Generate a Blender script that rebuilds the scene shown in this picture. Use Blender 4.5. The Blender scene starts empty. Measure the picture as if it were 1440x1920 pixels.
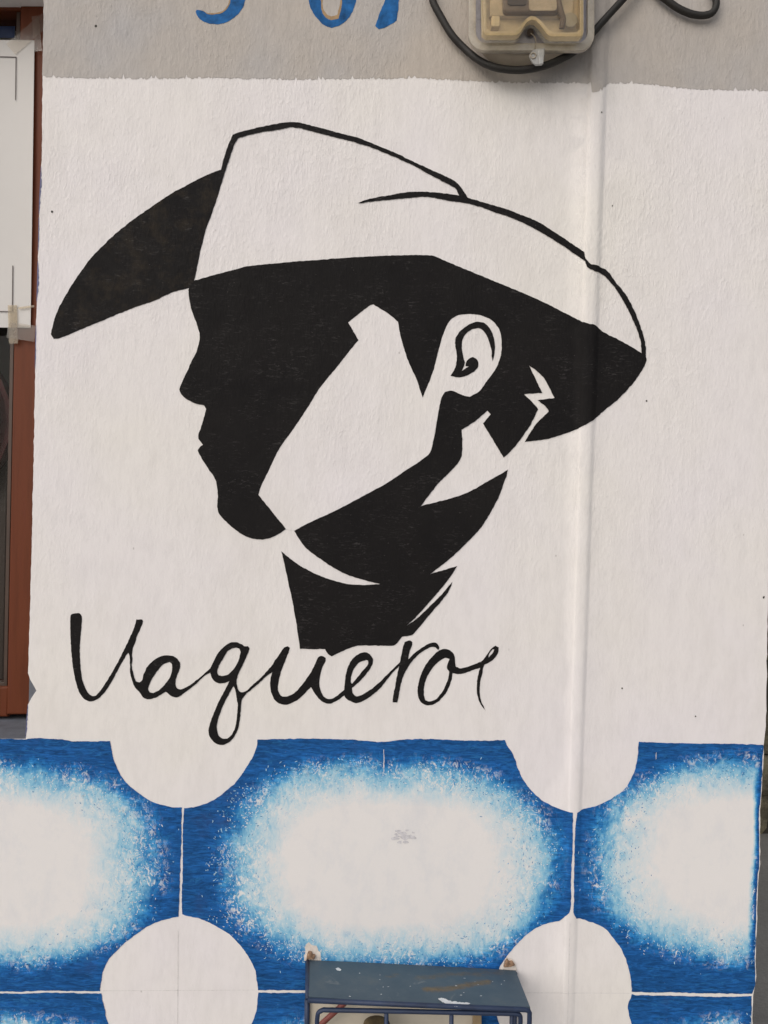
import bpy, bmesh, math, random
import numpy as np
from mathutils import Vector, Matrix
from mathutils.geometry import tessellate_polygon, delaunay_2d_cdt

random.seed(7); RNG = np.random.default_rng(7)
S = bpy.context.scene
COL = S.collection

# ------------------------------------------------------------------ camera
M = 0.0008                    # metres on the wall per photo pixel
D = 1.16                      # camera to wall
CZ = 1.35                     # camera height
ROLL = math.radians(1.2)
CR, SR = math.cos(ROLL), math.sin(ROLL)
cd = bpy.data.cameras.new('camera'); cam = bpy.data.objects.new('camera', cd); COL.objects.link(cam)
cam.matrix_world = Matrix(((CR, -SR, 0, 0), (0, 0, -1, -D), (SR, CR, 0, CZ), (0, 0, 0, 1)))
cd.sensor_fit = 'VERTICAL'; cd.sensor_height = 24.0; cd.lens = 24.0 * D / (1920 * M)
cd.clip_start = 0.02; cd.clip_end = 400
S.camera = cam

# ------------------------------------------------------------------ light
w = bpy.data.worlds.new('World'); S.world = w; w.use_nodes = True
nt = w.node_tree; nt.nodes.clear()
sky = nt.nodes.new('ShaderNodeTexSky'); sky.sky_type = 'NISHITA'; sky.sun_disc = False
SUN_EL, SUN_ROT = math.radians(34), math.radians(217)
sky.sun_elevation = SUN_EL; sky.sun_rotation = SUN_ROT
sky.air_density = 1.0; sky.dust_density = 4.0; sky.ozone_density = 1.0
hs = nt.nodes.new('ShaderNodeHueSaturation'); hs.inputs['Saturation'].default_value = 0.55
bg = nt.nodes.new('ShaderNodeBackground'); bg.inputs[1].default_value = 0.11
wo = nt.nodes.new('ShaderNodeOutputWorld')
nt.links.new(sky.outputs[0], hs.inputs['Color']); nt.links.new(hs.outputs[0], bg.inputs[0]); nt.links.new(bg.outputs[0], wo.inputs[0])
sd = bpy.data.lights.new('sun', 'SUN'); sun = bpy.data.objects.new('sun', sd); COL.objects.link(sun)
sd.energy = 1.4; sd.angle = math.radians(105); sd.color = (1.0, 0.955, 0.905)
sdir = Vector((math.sin(SUN_ROT) * math.cos(SUN_EL), math.cos(SUN_ROT) * math.cos(SUN_EL), math.sin(SUN_EL)))
sun.rotation_euler = sdir.to_track_quat('Z', 'Y').to_euler()
S.view_settings.view_transform = 'Standard'; S.view_settings.look = 'None'
S.view_settings.gamma = 1.0; S.view_settings.use_curve_mapping = False
S.view_settings.exposure = -0.11

# ------------------------------------------------------------------ photo pixel -> place
def U(px, py, d=0.0):
    """point seen at photo pixel px,py standing d metres in front of the wall face (d<0: behind it)"""
    k = (D - d) / D
    dx, dz = (px - 720) * M * k, -(py - 960) * M * k
    return Vector((dx * CR - dz * SR, -d, dx * SR + dz * CR + CZ))

RP = [(-19.5, 0), (-17.5, .0026), (-14, .0044), (-7, .0054), (-1, .0058), (4, .0056), (8, .0047), (12, .0027), (15.5, .0006), (18.5, 0)]
RX = np.array([p[0] for p in RP], float); RH = np.array([p[1] for p in RP], float)
RC, RS = 1127.5, .032
def ridge(x, y):
    """height of the plastered-in conduit; it sinks into the render lower down"""
    f = min(max(y / 1900.0, 0), 1)
    return float(np.interp((x - RC + RS * y) / (1 - .35 * y / 1900.0), RX, RH)) * (1.0 - 0.72 * f)

def wall_normal(p):
    """normal of the wall face (with its buried conduit) at a point on it"""
    dx, dz = p.x * CR + (p.z - CZ) * SR, -p.x * SR + (p.z - CZ) * CR
    x, y = dx / M + 720, 960 - dz / M
    g = sum(ridge(x + e, y) - ridge(x - e, y) for e in (1.0, 2.0)) / (6.0 * M)
    return Vector((g * -CR, -1, g * -SR)).normalized()
def face_normals(me, only=None):
    me.normals_split_custom_set([tuple(wall_normal(me.vertices[l.vertex_index].co)) if only is None or i in only else (0, 0, 0)
                                 for i, l in enumerate(me.loops)])

# ------------------------------------------------------------------ object helpers
def link(name, me, parent=None, label=None):
    o = bpy.data.objects.new(name, me); COL.objects.link(o)
    if parent is not None:
        o.parent = parent
        o.matrix_parent_inverse = world_of(parent).inverted()
    if label: o['label'] = label
    return o
def world_of(o):
    m = o.matrix_basis.copy()
    if o.parent: m = world_of(o.parent) @ o.matrix_parent_inverse @ m
    return m
def thing(name, label, cat, loc, group=None):
    o = bpy.data.objects.new(name, None); COL.objects.link(o); o.location = loc
    o.empty_display_size = 0.05
    o['label'] = label; o['category'] = cat
    if group: o['group'] = group
    return o
def tag(o, label, cat, group=None):
    o['label'] = label; o['category'] = cat
    if group: o['group'] = group
    return o
def to_obj(name, bm, mat, parent=None, label=None, smooth=False, on_wall=False):
    me = bpy.data.meshes.new(name)
    for f in bm.faces: f.smooth = smooth
    bm.to_mesh(me); bm.free()
    me.materials.append(mat)
    if on_wall: face_normals(me)
    return link(name, me, parent, label)

def smooth_outline(pts, step=2.0, jit=0.35, corner=38, closed=True):
    """Catmull-Rom through the points, sharp where the outline turns sharply, with a brush-like wobble"""
    P = np.array(pts, float); n = len(P); out = []
    def turn(i):
        a = P[i] - P[i - 1]; b = P[(i + 1) % n] - P[i]
        c = np.dot(a, b) / (np.linalg.norm(a) * np.linalg.norm(b) + 1e-9)
        return math.degrees(math.acos(max(-1, min(1, c))))
    sharp = [turn(i) > corner for i in range(n)]
    for i in range(n):
        p1, p2 = P[i], P[(i + 1) % n]
        L = np.linalg.norm(p2 - p1)
        p0 = P[i - 1] if not sharp[i] else 2 * p1 - p2
        p3 = P[(i + 2) % n] if not sharp[(i + 1) % n] else 2 * p2 - p1
        l0 = max(np.linalg.norm(p1 - p0), 1e-6); l2 = max(np.linalg.norm(p3 - p2), 1e-6)
        t1 = (p2 - p0) / (l0 + L) * L; t2 = (p3 - p1) / (L + l2) * L
        k = max(1, int(L / step))
        for j in range(k):
            t = j / k; h1 = 2*t**3-3*t**2+1; h2 = t**3-2*t**2+t; h3 = -2*t**3+3*t**2; h4 = t**3-t**2
            out.append(h1 * p1 + h2 * t1 + h3 * p2 + h4 * t2)
    Q = np.array(out)
    if jit:
        m = len(Q)
        r = RNG.normal(0, 1, (m, 2))
        r2 = (r + np.roll(r, 1, 0) + np.roll(r, -1, 0)) / 1.9
        Q = Q + r2 * jit
    return Q

def inside(P, loops):
    """even-odd test of points against closed loops"""
    P = np.asarray(P, float); r = np.zeros(len(P), bool)
    for l in loops:
        A = np.asarray(l, float); B = np.roll(A, -1, 0)
        for i in range(0, len(P), 500):
            x, y = P[i:i + 500, 0:1], P[i:i + 500, 1:2]
            c = (A[None, :, 1] > y) != (B[None, :, 1] > y)
            with np.errstate(divide='ignore', invalid='ignore'):
                xi = A[None, :, 0] + (y - A[None, :, 1]) / (B[None, :, 1] - A[None, :, 1]) * (B[None, :, 0] - A[None, :, 0])
            r[i:i + 500] ^= ((c & (x < xi)).sum(1) % 2).astype(bool)
    return r
def flat_bm(loops, grid=24):
    """evenly triangulated sheet in pixel space (x, y, 0) inside an outer loop and its holes"""
    loops = [np.asarray(l, float) for l in loops]
    pts = []; edges = []
    for l in loops:
        k = len(pts); n = len(l); pts += [tuple(p) for p in l]
        edges += [(k + i, k + (i + 1) % n) for i in range(n)]
    A = np.concatenate(loops); (x0, y0), (x1, y1) = A.min(0), A.max(0)
    for q in RX:                                   # crease lines of the conduit
        k = RS + .35 * q / 1900.0; c = RC + q
        if (A[:, 0] - c + k * A[:, 1]).min() < 0 < (A[:, 0] - c + k * A[:, 1]).max():
            m = max(2, int((y1 - y0) / 14) + 1); ys = np.linspace(y0 - .5, y1 + .5, m + 1); b = len(pts)
            pts += [(c - k * y, y) for y in ys]; edges += [(b + i, b + i + 1) for i in range(m)]
    gx, gy = np.arange(x0 + grid * .6, x1, grid), np.arange(y0 + grid * .6, y1, grid)
    if len(gx) and len(gy):
        G = np.stack(np.meshgrid(gx, gy), -1).reshape(-1, 2)
        G = G + RNG.uniform(-.12, .12, G.shape) * grid
        G = G[inside(G, loops)]
        if len(G) * len(A) < 4e7 and len(G):
            keep = np.ones(len(G), bool)
            for i in range(0, len(G), 400):
                keep[i:i + 400] = (((G[i:i + 400, None] - A[None]) ** 2).sum(2)).min(1) > (grid * .3) ** 2
            s_ = G[:, 0] - RC + RS * G[:, 1]
            keep &= np.abs(s_) > 22
            G = G[keep]
        pts += [tuple(p) for p in G]
    V, E, F = delaunay_2d_cdt([Vector(p) for p in pts], edges, [], 0, 1e-4)[:3]
    C = np.array([[sum(V[i][k] for i in f) / len(f) for k in (0, 1)] for f in F]); ok = inside(C, loops)
    bm = bmesh.new(); bv = [bm.verts.new((v[0], v[1], 0)) for v in V]
    for f, o in zip(F, ok):
        if o: bm.faces.new([bv[i] for i in f])
    for v in bv:
        if not v.link_faces: bm.verts.remove(v)
    return bm
def lay(bm, off):
    """from pixel space onto the wall face, off metres proud of it"""
    for v in bm.verts:
        x, y = v.co.x, v.co.y
        p = U(x, y); p.y -= ridge(x, y) + off
        v.co = p
    bm.normal_update()
    for f in bm.faces:
        if f.normal.y > 0: f.normal_flip()
def paint(name, outer, mat, parent, off=.0006, holes=(), label=None, step=2.0, jit=.35, corner=38):
    loops = [smooth_outline(outer, step, jit, corner)] + [smooth_outline(h, step, jit, corner) for h in holes]
    bm = flat_bm(loops); lay(bm, off)
    return to_obj(name, bm, mat, parent, label, smooth=True, on_wall=True)

def prism(name, outline, dref, d0, d1, mat, parent=None, bevel=0.0, label=None, smooth=False, holes=()):
    """solid whose front outline is seen at the given pixels at distance dref, from d0 to d1 in front of the wall"""
    bm = bmesh.new()
    loops = [list(outline)] + [list(h) for h in holes]
    F = [[U(p[0], p[1], dref) for p in l] for l in loops]
    tris = tessellate_polygon(F)
    fl = [v for l in F for v in l]
    fr = [bm.verts.new((v.x, -d1, v.z)) for v in fl]
    bk = [bm.verts.new((v.x, -d0, v.z)) for v in fl]
    if len(loops) == 1:
        bm.faces.new(fr); bm.faces.new(bk[::-1])
    else:
        for t in tris:
            bm.faces.new([fr[i] for i in t]); bm.faces.new([bk[i] for i in t[::-1]])
    k = 0
    for l in loops:
        n = len(l)
        for i in range(n):
            a, b = k + i, k + (i + 1) % n
            bm.faces.new((fr[a], bk[a], bk[b], fr[b]))
        k += n
    bmesh.ops.recalc_face_normals(bm, faces=bm.faces[:])
    if bevel:
        es = [e for e in bm.edges if abs(e.verts[0].co.y + d1) < 1e-6 and abs(e.verts[1].co.y + d1) < 1e-6 and len(e.link_faces) == 2
              and abs(e.link_faces[0].normal.y) + abs(e.link_faces[1].normal.y) < 1.5]
        bmesh.ops.bevel(bm, geom=es, offset=bevel, segments=3, affect='EDGES', profile=.5, clamp_overlap=True)
    o = to_obj(name, bm, mat, parent, label)
    if smooth:
        for p in o.data.polygons: p.use_smooth = True
        o.data.set_sharp_from_angle(angle=math.radians(40))
    return o
def rrect(x0, y0, x1, y1, r, n=7):
    out = []
    for cx, cy, a in ((x1 - r, y1 - r, 0), (x0 + r, y1 - r, 90), (x0 + r, y0 + r, 180), (x1 - r, y0 + r, 270)):
        for i in range(n + 1):
            t = math.radians(a + 90 * i / n); out.append((cx + r * math.cos(t), cy + r * math.sin(t)))
    return out
def box_bm(bm, lo, hi):
    v = [bm.verts.new((x, y, z)) for x in (lo[0], hi[0]) for y in (lo[1], hi[1]) for z in (lo[2], hi[2])]
    for f in ((0, 1, 3, 2), (4, 6, 7, 5), (0, 4, 5, 1), (2, 3, 7, 6), (0, 2, 6, 4), (1, 5, 7, 3)):
        bm.faces.new([v[i] for i in f])
def box(name, lo, hi, mat, parent=None, bevel=0.0, label=None):
    bm = bmesh.new(); box_bm(bm, lo, hi); bmesh.ops.recalc_face_normals(bm, faces=bm.faces[:])
    if bevel: bmesh.ops.bevel(bm, geom=bm.edges[:], offset=bevel, segments=2, affect='EDGES', profile=.5, clamp_overlap=True)
    return to_obj(name, bm, mat, parent, label)
def path(pts, n=8):
    P = [Vector(p) for p in pts]; out = []
    for i in range(len(P) - 1):
        p0 = P[i - 1] if i else 2 * P[0] - P[1]; p1, p2 = P[i], P[i + 1]
        p3 = P[i + 2] if i + 2 < len(P) else 2 * P[-1] - P[-2]
        for j in range(n):
            t = j / n
            out.append(.5 * ((2 * p1) + (p2 - p0) * t + (2 * p0 - 5 * p1 + 4 * p2 - p3) * t * t + (3 * p1 - p0 - 3 * p2 + p3) * t ** 3))
    out.append(P[-1]); return out
def tube_bm(bm, pts, r, seg=10, cap=True):
    rings = []; up = None
    for i, p in enumerate(pts):
        t = (pts[min(i + 1, len(pts) - 1)] - pts[max(i - 1, 0)]).normalized()
        if up is None: up = t.orthogonal().normalized()
        up = (up - t * up.dot(t)).normalized(); b = t.cross(up)
        rr = r[i] if hasattr(r, '__len__') else r
        rings.append([bm.verts.new(p + (up * math.cos(2 * math.pi * k / seg) + b * math.sin(2 * math.pi * k / seg)) * rr) for k in range(seg)])
    for a, c in zip(rings, rings[1:]):
        for k in range(seg): bm.faces.new((a[k], a[(k + 1) % seg], c[(k + 1) % seg], c[k]))
    if cap: bm.faces.new(rings[0][::-1]); bm.faces.new(rings[-1])
def tube(name, pts, r, mat, parent=None, seg=10, label=None):
    bm = bmesh.new(); tube_bm(bm, pts, r, seg); bmesh.ops.recalc_face_normals(bm, faces=bm.faces[:])
    return to_obj(name, bm, mat, parent, label, smooth=True)

# ------------------------------------------------------------------ materials
class NT:
    def __init__(s, name):
        s.m = bpy.data.materials.new(name); s.m.use_nodes = True; s.t = s.m.node_tree
        s.b = s.t.nodes['Principled BSDF']; s.out = s.t.nodes['Material Output']
        s.pos = s.t.nodes.new('ShaderNodeNewGeometry').outputs['Position']
    def n(s, k, **kw):
        x = s.t.nodes.new(k)
        for a, v in kw.items(): setattr(x, a, v)
        return x
    def l(s, a, b): s.t.links.new(a, b)
    def mapped(s, sc, src=None):
        m = s.n('ShaderNodeMapping'); m.inputs['Scale'].default_value = sc; s.l(src or s.pos, m.inputs['Vector']); return m.outputs[0]
    def noise(s, scale, detail=4, rough=.6, sc=None, dist=0, src=None):
        x = s.n('ShaderNodeTexNoise'); x.inputs['Scale'].default_value = scale; x.inputs['Detail'].default_value = detail
        x.inputs['Roughness'].default_value = rough; x.inputs['Distortion'].default_value = dist
        s.l(s.mapped(sc, src) if sc else (src or s.pos), x.inputs['Vector']); return x.outputs['Fac']
    def ramp(s, fac, stops, interp='LINEAR'):
        r = s.n('ShaderNodeValToRGB'); r.color_ramp.interpolation = interp; e = r.color_ramp.elements
        while len(e) < len(stops): e.new(0.5)
        for i, (p, c) in enumerate(stops):
            e[i].position = p; e[i].color = (*c, 1) if hasattr(c, '__len__') else (c, c, c, 1)
        s.l(fac, r.inputs[0]); return r.outputs[0]
    def mix(s, fac, a, b, blend='MIX'):
        x = s.n('ShaderNodeMix', data_type='RGBA', blend_type=blend)
        for sock, v in ((x.inputs[0], fac), (x.inputs[6], a), (x.inputs[7], b)):
            if hasattr(v, 'is_output'): s.l(v, sock)
            elif hasattr(v, '__len__'): sock.default_value = (*v, 1)
            else: sock.default_value = v
        return x.outputs[2]
    def math(s, op, a, b=None, clamp=False):
        x = s.n('ShaderNodeMath', operation=op, use_clamp=clamp)
        for sock, v in ((x.inputs[0], a), (x.inputs[1], b)):
            if v is None: continue
            if hasattr(v, 'is_output'): s.l(v, sock)
            else: sock.default_value = v
        return x.outputs[0]
    def bump(s, h, strength, dist, prev=None):
        b = s.n('ShaderNodeBump'); b.inputs['Strength'].default_value = strength; b.inputs['Distance'].default_value = dist
        s.l(h, b.inputs['Height'])
        if prev is not None: s.l(prev, b.inputs['Normal'])
        s.l(b.outputs[0], s.b.inputs['Normal']); return b.outputs[0]
    def col(s, c):
        if hasattr(c, 'is_output'): s.l(c, s.b.inputs['Base Color'])
        else: s.b.inputs['Base Color'].default_value = (*c, 1)
        return s
    def rough(s, r):
        if hasattr(r, 'is_output'): s.l(r, s.b.inputs['Roughness'])
        else: s.b.inputs['Roughness'].default_value = r
        return s

def plaster_relief(s, k=1.0):
    """the trowelled plaster under the paint: vertical brush ridges, lumps and pits"""
    a = s.noise(1, 5, .66, sc=(270, 270, 70), dist=.5)
    b = s.noise(30, 3, .5, sc=(1.3, 1, .8))
    c = s.noise(800, 3, .65, sc=(1.4, 1, .6))
    lump = s.math('POWER', s.noise(190, 3, .55, sc=(1.2, 1, .6)), 3.0)
    h = s.math('ADD', s.math('MULTIPLY', a, .40), s.math('MULTIPLY', b, .45))
    h = s.math('ADD', h, s.math('MULTIPLY', c, .14)); h = s.math('ADD', h, s.math('MULTIPLY', lump, 1.0))
    # rougher render high on the wall, trowelled smoother low down
    sep = s.n('ShaderNodeSeparateXYZ'); s.l(s.pos, sep.inputs[0])
    mr = s.n('ShaderNodeMapRange'); mr.inputs[1].default_value = .9; mr.inputs[2].default_value = 1.75
    mr.inputs[3].default_value = .22; mr.inputs[4].default_value = 1.0; s.l(sep.outputs[2], mr.inputs[0])
    patch = s.ramp(s.noise(6.5, 4, .6, sc=(1, 1, .6)), [(.32, .35), (.66, 1.15)])
    return s.bump(s.math('MULTIPLY', s.math('MULTIPLY', h, patch), mr.outputs[0]), 1.0, .0017 * k), sep

def mat_white():
    s = NT('white_wall_paint')
    tint = s.ramp(s.noise(2.6, 3, .55), [(.34, (.80, .770, .735)), (.5, (.80, .768, .760)), (.66, (.795, .760, .778))])
    fine = s.ramp(s.noise(1, 5, .7, sc=(70, 70, 22)), [(.3, .93), (.55, 1.0), (.8, 1.02)])
    c = s.mix(1.0, tint, fine, 'MULTIPLY')
    dirt = s.ramp(s.noise(1, 4, .75, sc=(260, 260, 120)), [(.70, 0.0), (.78, 1.0)])
    big = s.ramp(s.noise(5, 3, .6), [(.42, 0.0), (.62, 1.0)])
    dm = s.math('MULTIPLY', s.math('MULTIPLY', dirt, big), .35)
    c = s.mix(dm, c, (.47, .45, .44))
    fleck = s.ramp(s.noise(1, 4, .7, sc=(190, 190, 48)), [(.69, 0.0), (.75, 1.0)])
    c = s.mix(s.math('MULTIPLY', fleck, .28), c, (.50, .46, .43))
    stain = s.ramp(s.noise(1, 5, .65, sc=(7, 7, 3.2)), [(.50, 0.0), (.68, 1.0)])
    c = s.mix(s.math('MULTIPLY', stain, .26), c, (.64, .605, .58))
    pit = s.n('ShaderNodeTexVoronoi'); pit.inputs['Scale'].default_value = 1.0; s.l(s.mapped((46, 46, 30)), pit.inputs['Vector'])
    sp = s.ramp(pit.outputs['Distance'], [(.035, 1.0), (.07, 0.0)])
    sel = s.ramp(pit.outputs['Color'], [(.90, 0.0), (.92, 1.0)])
    c = s.mix(s.math('MULTIPLY', s.math('MULTIPLY', sp, sel), .4), c, (.22, .20, .18))
    s.col(c).rough(.72); s.b.inputs['Specular IOR Level'].default_value = .3
    plaster_relief(s); return s.m
def mat_grey():
    s = NT('grey_wall_paint')
    sep = s.n('ShaderNodeSeparateXYZ'); s.l(s.pos, sep.inputs[0])
    tint = s.ramp(s.noise(3.2, 3, .6), [(.35, (.485, .435, .385)), (.5, (.465, .430, .400)), (.65, (.445, .430, .430))])
    fine = s.ramp(s.noise(1, 5, .7, sc=(90, 90, 26)), [(.3, .9), (.55, 1.0), (.8, 1.07)])
    c = s.mix(1.0, tint, fine, 'MULTIPLY')
    pale = s.ramp(s.noise(1, 6, .75, sc=(60, 60, 18)), [(.66, 0.0), (.78, .45)])
    c = s.mix(pale, c, (.66, .62, .57))
    s.col(c).rough(.7); s.b.inputs['Specular IOR Level'].default_value = .3
    plaster_relief(s, 1.1); return s.m
def mat_black(name='black_mural_paint', mottle=.0):
    s = NT(name)
    c = s.ramp(s.noise(9, 4, .6), [(.3, (.0105, .0098, .0104)), (.7, (.0145, .0132, .0132))])
    st = s.ramp(s.noise(1, 5, .72, sc=(85, 85, 330), dist=1.2), [(.55, 0.0), (.67, 1.0)])
    gate = s.ramp(s.noise(22, 3, .6), [(.42, 0.0), (.66, 1.0)])
    f = s.math('MULTIPLY', s.math('MULTIPLY', st, gate), .9)
    c = s.mix(f, c, (.062, .058, .058))
    if mottle:
        mt = s.ramp(s.noise(30, 5, .7), [(.48, 0.0), (.72, 1.0)])
        c = s.mix(s.math('MULTIPLY', mt, mottle), c, (.062, .047, .030))
    chip = s.ramp(s.noise(1, 3, .6, sc=(330, 330, 420)), [(.715, 0.0), (.74, 1.0)])
    c = s.mix(s.math('MULTIPLY', chip, .35), c, (.25, .23, .22))
    s.col(c).rough(s.ramp(s.noise(40, 3), [(.3, .5), (.7, .68)])); s.b.inputs['Specular IOR Level'].default_value = .07
    plaster_relief(s, .8); return s.m
def mat_blue(name='blue_tile_paint'):
    s = NT(name)
    at = s.n('ShaderNodeAttribute', attribute_name='edge_reach'); t = at.outputs['Fac']
    warp = s.math('MULTIPLY', s.math('SUBTRACT', s.noise(8, 4, .6), .5), .55)
    blot = s.math('MULTIPLY', s.math('SUBTRACT', s.noise(1, 5, .66, sc=(50, 50, 36), dist=.7), .5), .68)
    fine = s.math('MULTIPLY', s.math('SUBTRACT', s.noise(1, 4, .7, sc=(260, 260, 120), dist=.3), .5), .34)
    # the daubs only show where the blue was thinned out, not in the solid border or the bare centre
    mid = s.ramp(t, [(.12, .12), (.34, 1.0), (.74, 1.0), (1.0, .05)])
    d = s.math('MULTIPLY', s.math('ADD', blot, fine), mid)
    tt = s.math('ADD', s.math('ADD', t, s.math('MULTIPLY', warp, mid)), d, clamp=False)
    c = s.ramp(tt, [(0.0, (.010, .070, .220)), (.22, (.012, .094, .310)), (.34, (.018, .165, .45)), (.47, (.070, .30, .58)),
                    (.62, (.27, .54, .72)), (.78, (.56, .69, .76)), (.95, (.79, .77, .765))])
    # the bare centre is not clean either: rubbed, faintly blue in places
    rub = s.ramp(s.noise(1, 5, .7, sc=(24, 24, 14)), [(.48, 0.0), (.70, .34)])
    c = s.mix(s.math('MULTIPLY', rub, s.ramp(t, [(.6, 0.0), (.95, 1.0)])), c, (.60, .625, .68))
    # brush strokes in the solid blue
    stroke = s.ramp(s.noise(1, 5, .7, sc=(38, 38, 210), dist=1.2), [(.28, .45), (.5, 1.0), (.70, 1.75)])
    deep = s.ramp(t, [(.25, 1.0), (.6, 0.0)])
    c = s.mix(deep, c, s.mix(1.0, c, stroke, 'MULTIPLY'))
    # thin patches of lighter blue where the brush ran dry
    dry = s.ramp(s.noise(1, 6, .75, sc=(30, 30, 150), dist=1.4), [(.54, 0.0), (.66, .6)])
    c = s.mix(s.math('MULTIPLY', dry, deep), c, (.03, .19, .46))
    # a violet tinge where an older coat shows through
    old = s.ramp(s.noise(11, 4, .65), [(.56, 0.0), (.72, .55)])
    c = s.mix(s.math('MULTIPLY', old, deep), c, (.035, .07, .20))
    # white daubs of a nearly dry sponge
    daub = s.ramp(s.noise(1, 6, .78, sc=(115, 115, 85), dist=1.0), [(.525, 0.0), (.585, 1.0)])
    band = s.ramp(t, [(.20, 0.0), (.38, 1.0), (.8, 1.0), (1.0, 0.0)])
    gate = s.ramp(s.noise(13, 3, .6), [(.44, 0.0), (.58, 1.0)])
    c = s.mix(s.math('MULTIPLY', s.math('MULTIPLY', s.math('MULTIPLY', daub, band), gate), .92), c, (.78, .77, .765))
    fleck = s.ramp(s.noise(1, 3, .6, sc=(240, 240, 200)), [(.735, 0.0), (.75, 1.0)])
    c = s.mix(s.math('MULTIPLY', fleck, .5), c, (.72, .75, .78))
    # and the thin blue dabs left on the pale zone
    dab = s.ramp(s.noise(1, 6, .78, sc=(125, 125, 80), dist=.8), [(.56, 0.0), (.63, 1.0)])
    zone = s.ramp(t, [(.45, 0.0), (.62, 1.0), (.80, .7), (.96, 0.0)])
    c = s.mix(s.math('MULTIPLY', s.math('MULTIPLY', dab, zone), .55), c, (.13, .38, .62))
    s.col(c).rough(s.ramp(s.noise(60, 3), [(.3, .5), (.7, .7)])); s.b.inputs['Specular IOR Level'].default_value = .12
    nb, _ = plaster_relief(s, .7)
    s.bump(s.noise(1, 4, .7, sc=(260, 260, 230), dist=1.0), .5, .0007, nb); return s.m
def mat_plain(name, c, rough=.5, metal=0.0, var=.18, vs=30, bump=0.0, bs=150, spec=.5):
    s = NT(name)
    k = s.ramp(s.noise(vs, 5, .65), [(.28, 1 - var), (.5, 1.0), (.75, 1 + var)])
    s.col(s.mix(1.0, c, k, 'MULTIPLY')).rough(rough); s.b.inputs['Metallic'].default_value = metal
    s.b.inputs['Specular IOR Level'].default_value = spec
    if bump: s.bump(s.noise(bs, 4, .6), .6, bump)
    return s.m
def mat_frame():
    s = NT('brown_window_paint')
    c = s.ramp(s.noise(1, 4, .6, sc=(60, 60, 5)), [(.3, (.095, .024, .009)), (.55, (.125, .032, .012)), (.8, (.112, .027, .014))])
    s.b.inputs['Specular IOR Level'].default_value = .2
    s.col(c).rough(.5); s.bump(s.noise(1, 4, .6, sc=(180, 180, 14)), .4, .0006); return s.m
def mat_thin(name, tint, gloss=.08, rough=.05, haze=0.0, hazecol=(.6, .6, .6)):
    """thin clear sheet: lets light straight through, reflects a little, may be milky"""
    s = NT(name); t = s.t
    tr = s.n('ShaderNodeBsdfTransparent'); tr.inputs[0].default_value = (*tint, 1)
    gl = s.n('ShaderNodeBsdfGlossy'); gl.inputs['Roughness'].default_value = rough
    fr = s.n('ShaderNodeFresnel'); fr.inputs[0].default_value = 1.45
    f = s.math('ADD', s.math('MULTIPLY', fr.outputs[0], .7), gloss - .05, clamp=True)
    m1 = s.n('ShaderNodeMixShader'); s.l(f, m1.inputs[0]); s.l(tr.outputs[0], m1.inputs[1]); s.l(gl.outputs[0], m1.inputs[2])
    s.b.inputs['Base Color'].default_value = (*hazecol, 1); s.b.inputs['Roughness'].default_value = .4
    hz = s.ramp(s.noise(38, 5, .7), [(.3, haze * .7), (.75, min(1, haze * 1.35))])
    m2 = s.n('ShaderNodeMixShader'); s.l(hz, m2.inputs[0])
    s.l(m1.outputs[0], m2.inputs[1]); s.l(s.b.outputs[0], m2.inputs[2]); s.l(m2.outputs[0], s.out.inputs[0])
    return s.m
def mat_cover_plate():
    s = NT('cage_cover_paint')
    c = s.ramp(s.noise(16, 5, .65), [(.3, (.054, .086, .118)), (.55, (.074, .106, .136)), (.8, (.12, .138, .145))])
    scratch = s.ramp(s.noise(1, 4, .7, sc=(30, 30, 260), dist=1.0), [(.62, 0.0), (.72, .45)])
    c = s.mix(scratch, c, (.20, .22, .23))
    at = s.n('ShaderNodeAttribute', attribute_name='rust')
    rn = s.math('ADD', at.outputs['Fac'], s.math('MULTIPLY', s.math('SUBTRACT', s.noise(95, 5, .7), .5), .9))
    c = s.mix(s.ramp(rn, [(.26, 0.0), (.60, .55), (.95, .9)]), c, s.ramp(s.noise(120, 4, .7), [(.3, (.105, .075, .040)), (.7, (.215, .145, .062))]))
    s.col(c).rough(.55); s.b.inputs['Specular IOR Level'].default_value = .25; s.bump(s.noise(120, 4, .6), .4, .0006); return s.m
def mat_concrete(name, c, sc=3.0):
    s = NT(name)
    k = s.ramp(s.noise(sc, 8, .7), [(.25, .72), (.5, 1.0), (.8, 1.2)])
    k2 = s.ramp(s.noise(90, 4, .7), [(.3, .85), (.6, 1.05)])
    s.col(s.mix(1.0, s.mix(1.0, c, k, 'MULTIPLY'), k2, 'MULTIPLY')).rough(.85); s.bump(s.noise(140, 5, .7), .6, .003); return s.m
def mat_stone():
    s = NT('mossy_stone')
    c = s.ramp(s.noise(9, 7, .7), [(.3, (.05, .044, .032)), (.5, (.15, .13, .09)), (.62, (.25, .22, .14)), (.8, (.12, .125, .08))])
    s.col(c).rough(.9); s.bump(s.noise(26, 6, .7), 1.0, .02); return s.m

WHITE, GREY, BLACK, BRIM = mat_white(), mat_grey(), mat_black(), mat_black('black_brim_paint', .38)
INK = mat_black('black_lettering_paint')
BLUE = mat_blue()
DIGIT = mat_plain('blue_number_paint', (.016, .110, .31), .6, var=.5, vs=70, spec=.12)
OCHRE = mat_plain('ochre_number_outline', (.33, .21, .10), .6, var=.3, vs=120)
FRAME = mat_frame()
SILL = mat_plain('grey_sill_paint', (.115, .125, .15), .7, var=.3, vs=25, bump=.001)
EDGE = mat_plain('old_blue_edge_paint', (.11, .12, .24), .6, var=.4, vs=160)
CREAM = mat_plain('cream_plaster', (.60, .55, .46), .8, var=.12, vs=14, bump=.0012, bs=60)
PENCIL = mat_plain('pencil_mark', (.68, .66, .65), .8, var=.2, vs=300)
ROOM = mat_plain('dim_room_paint', (.25, .22, .20), .8)

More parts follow.
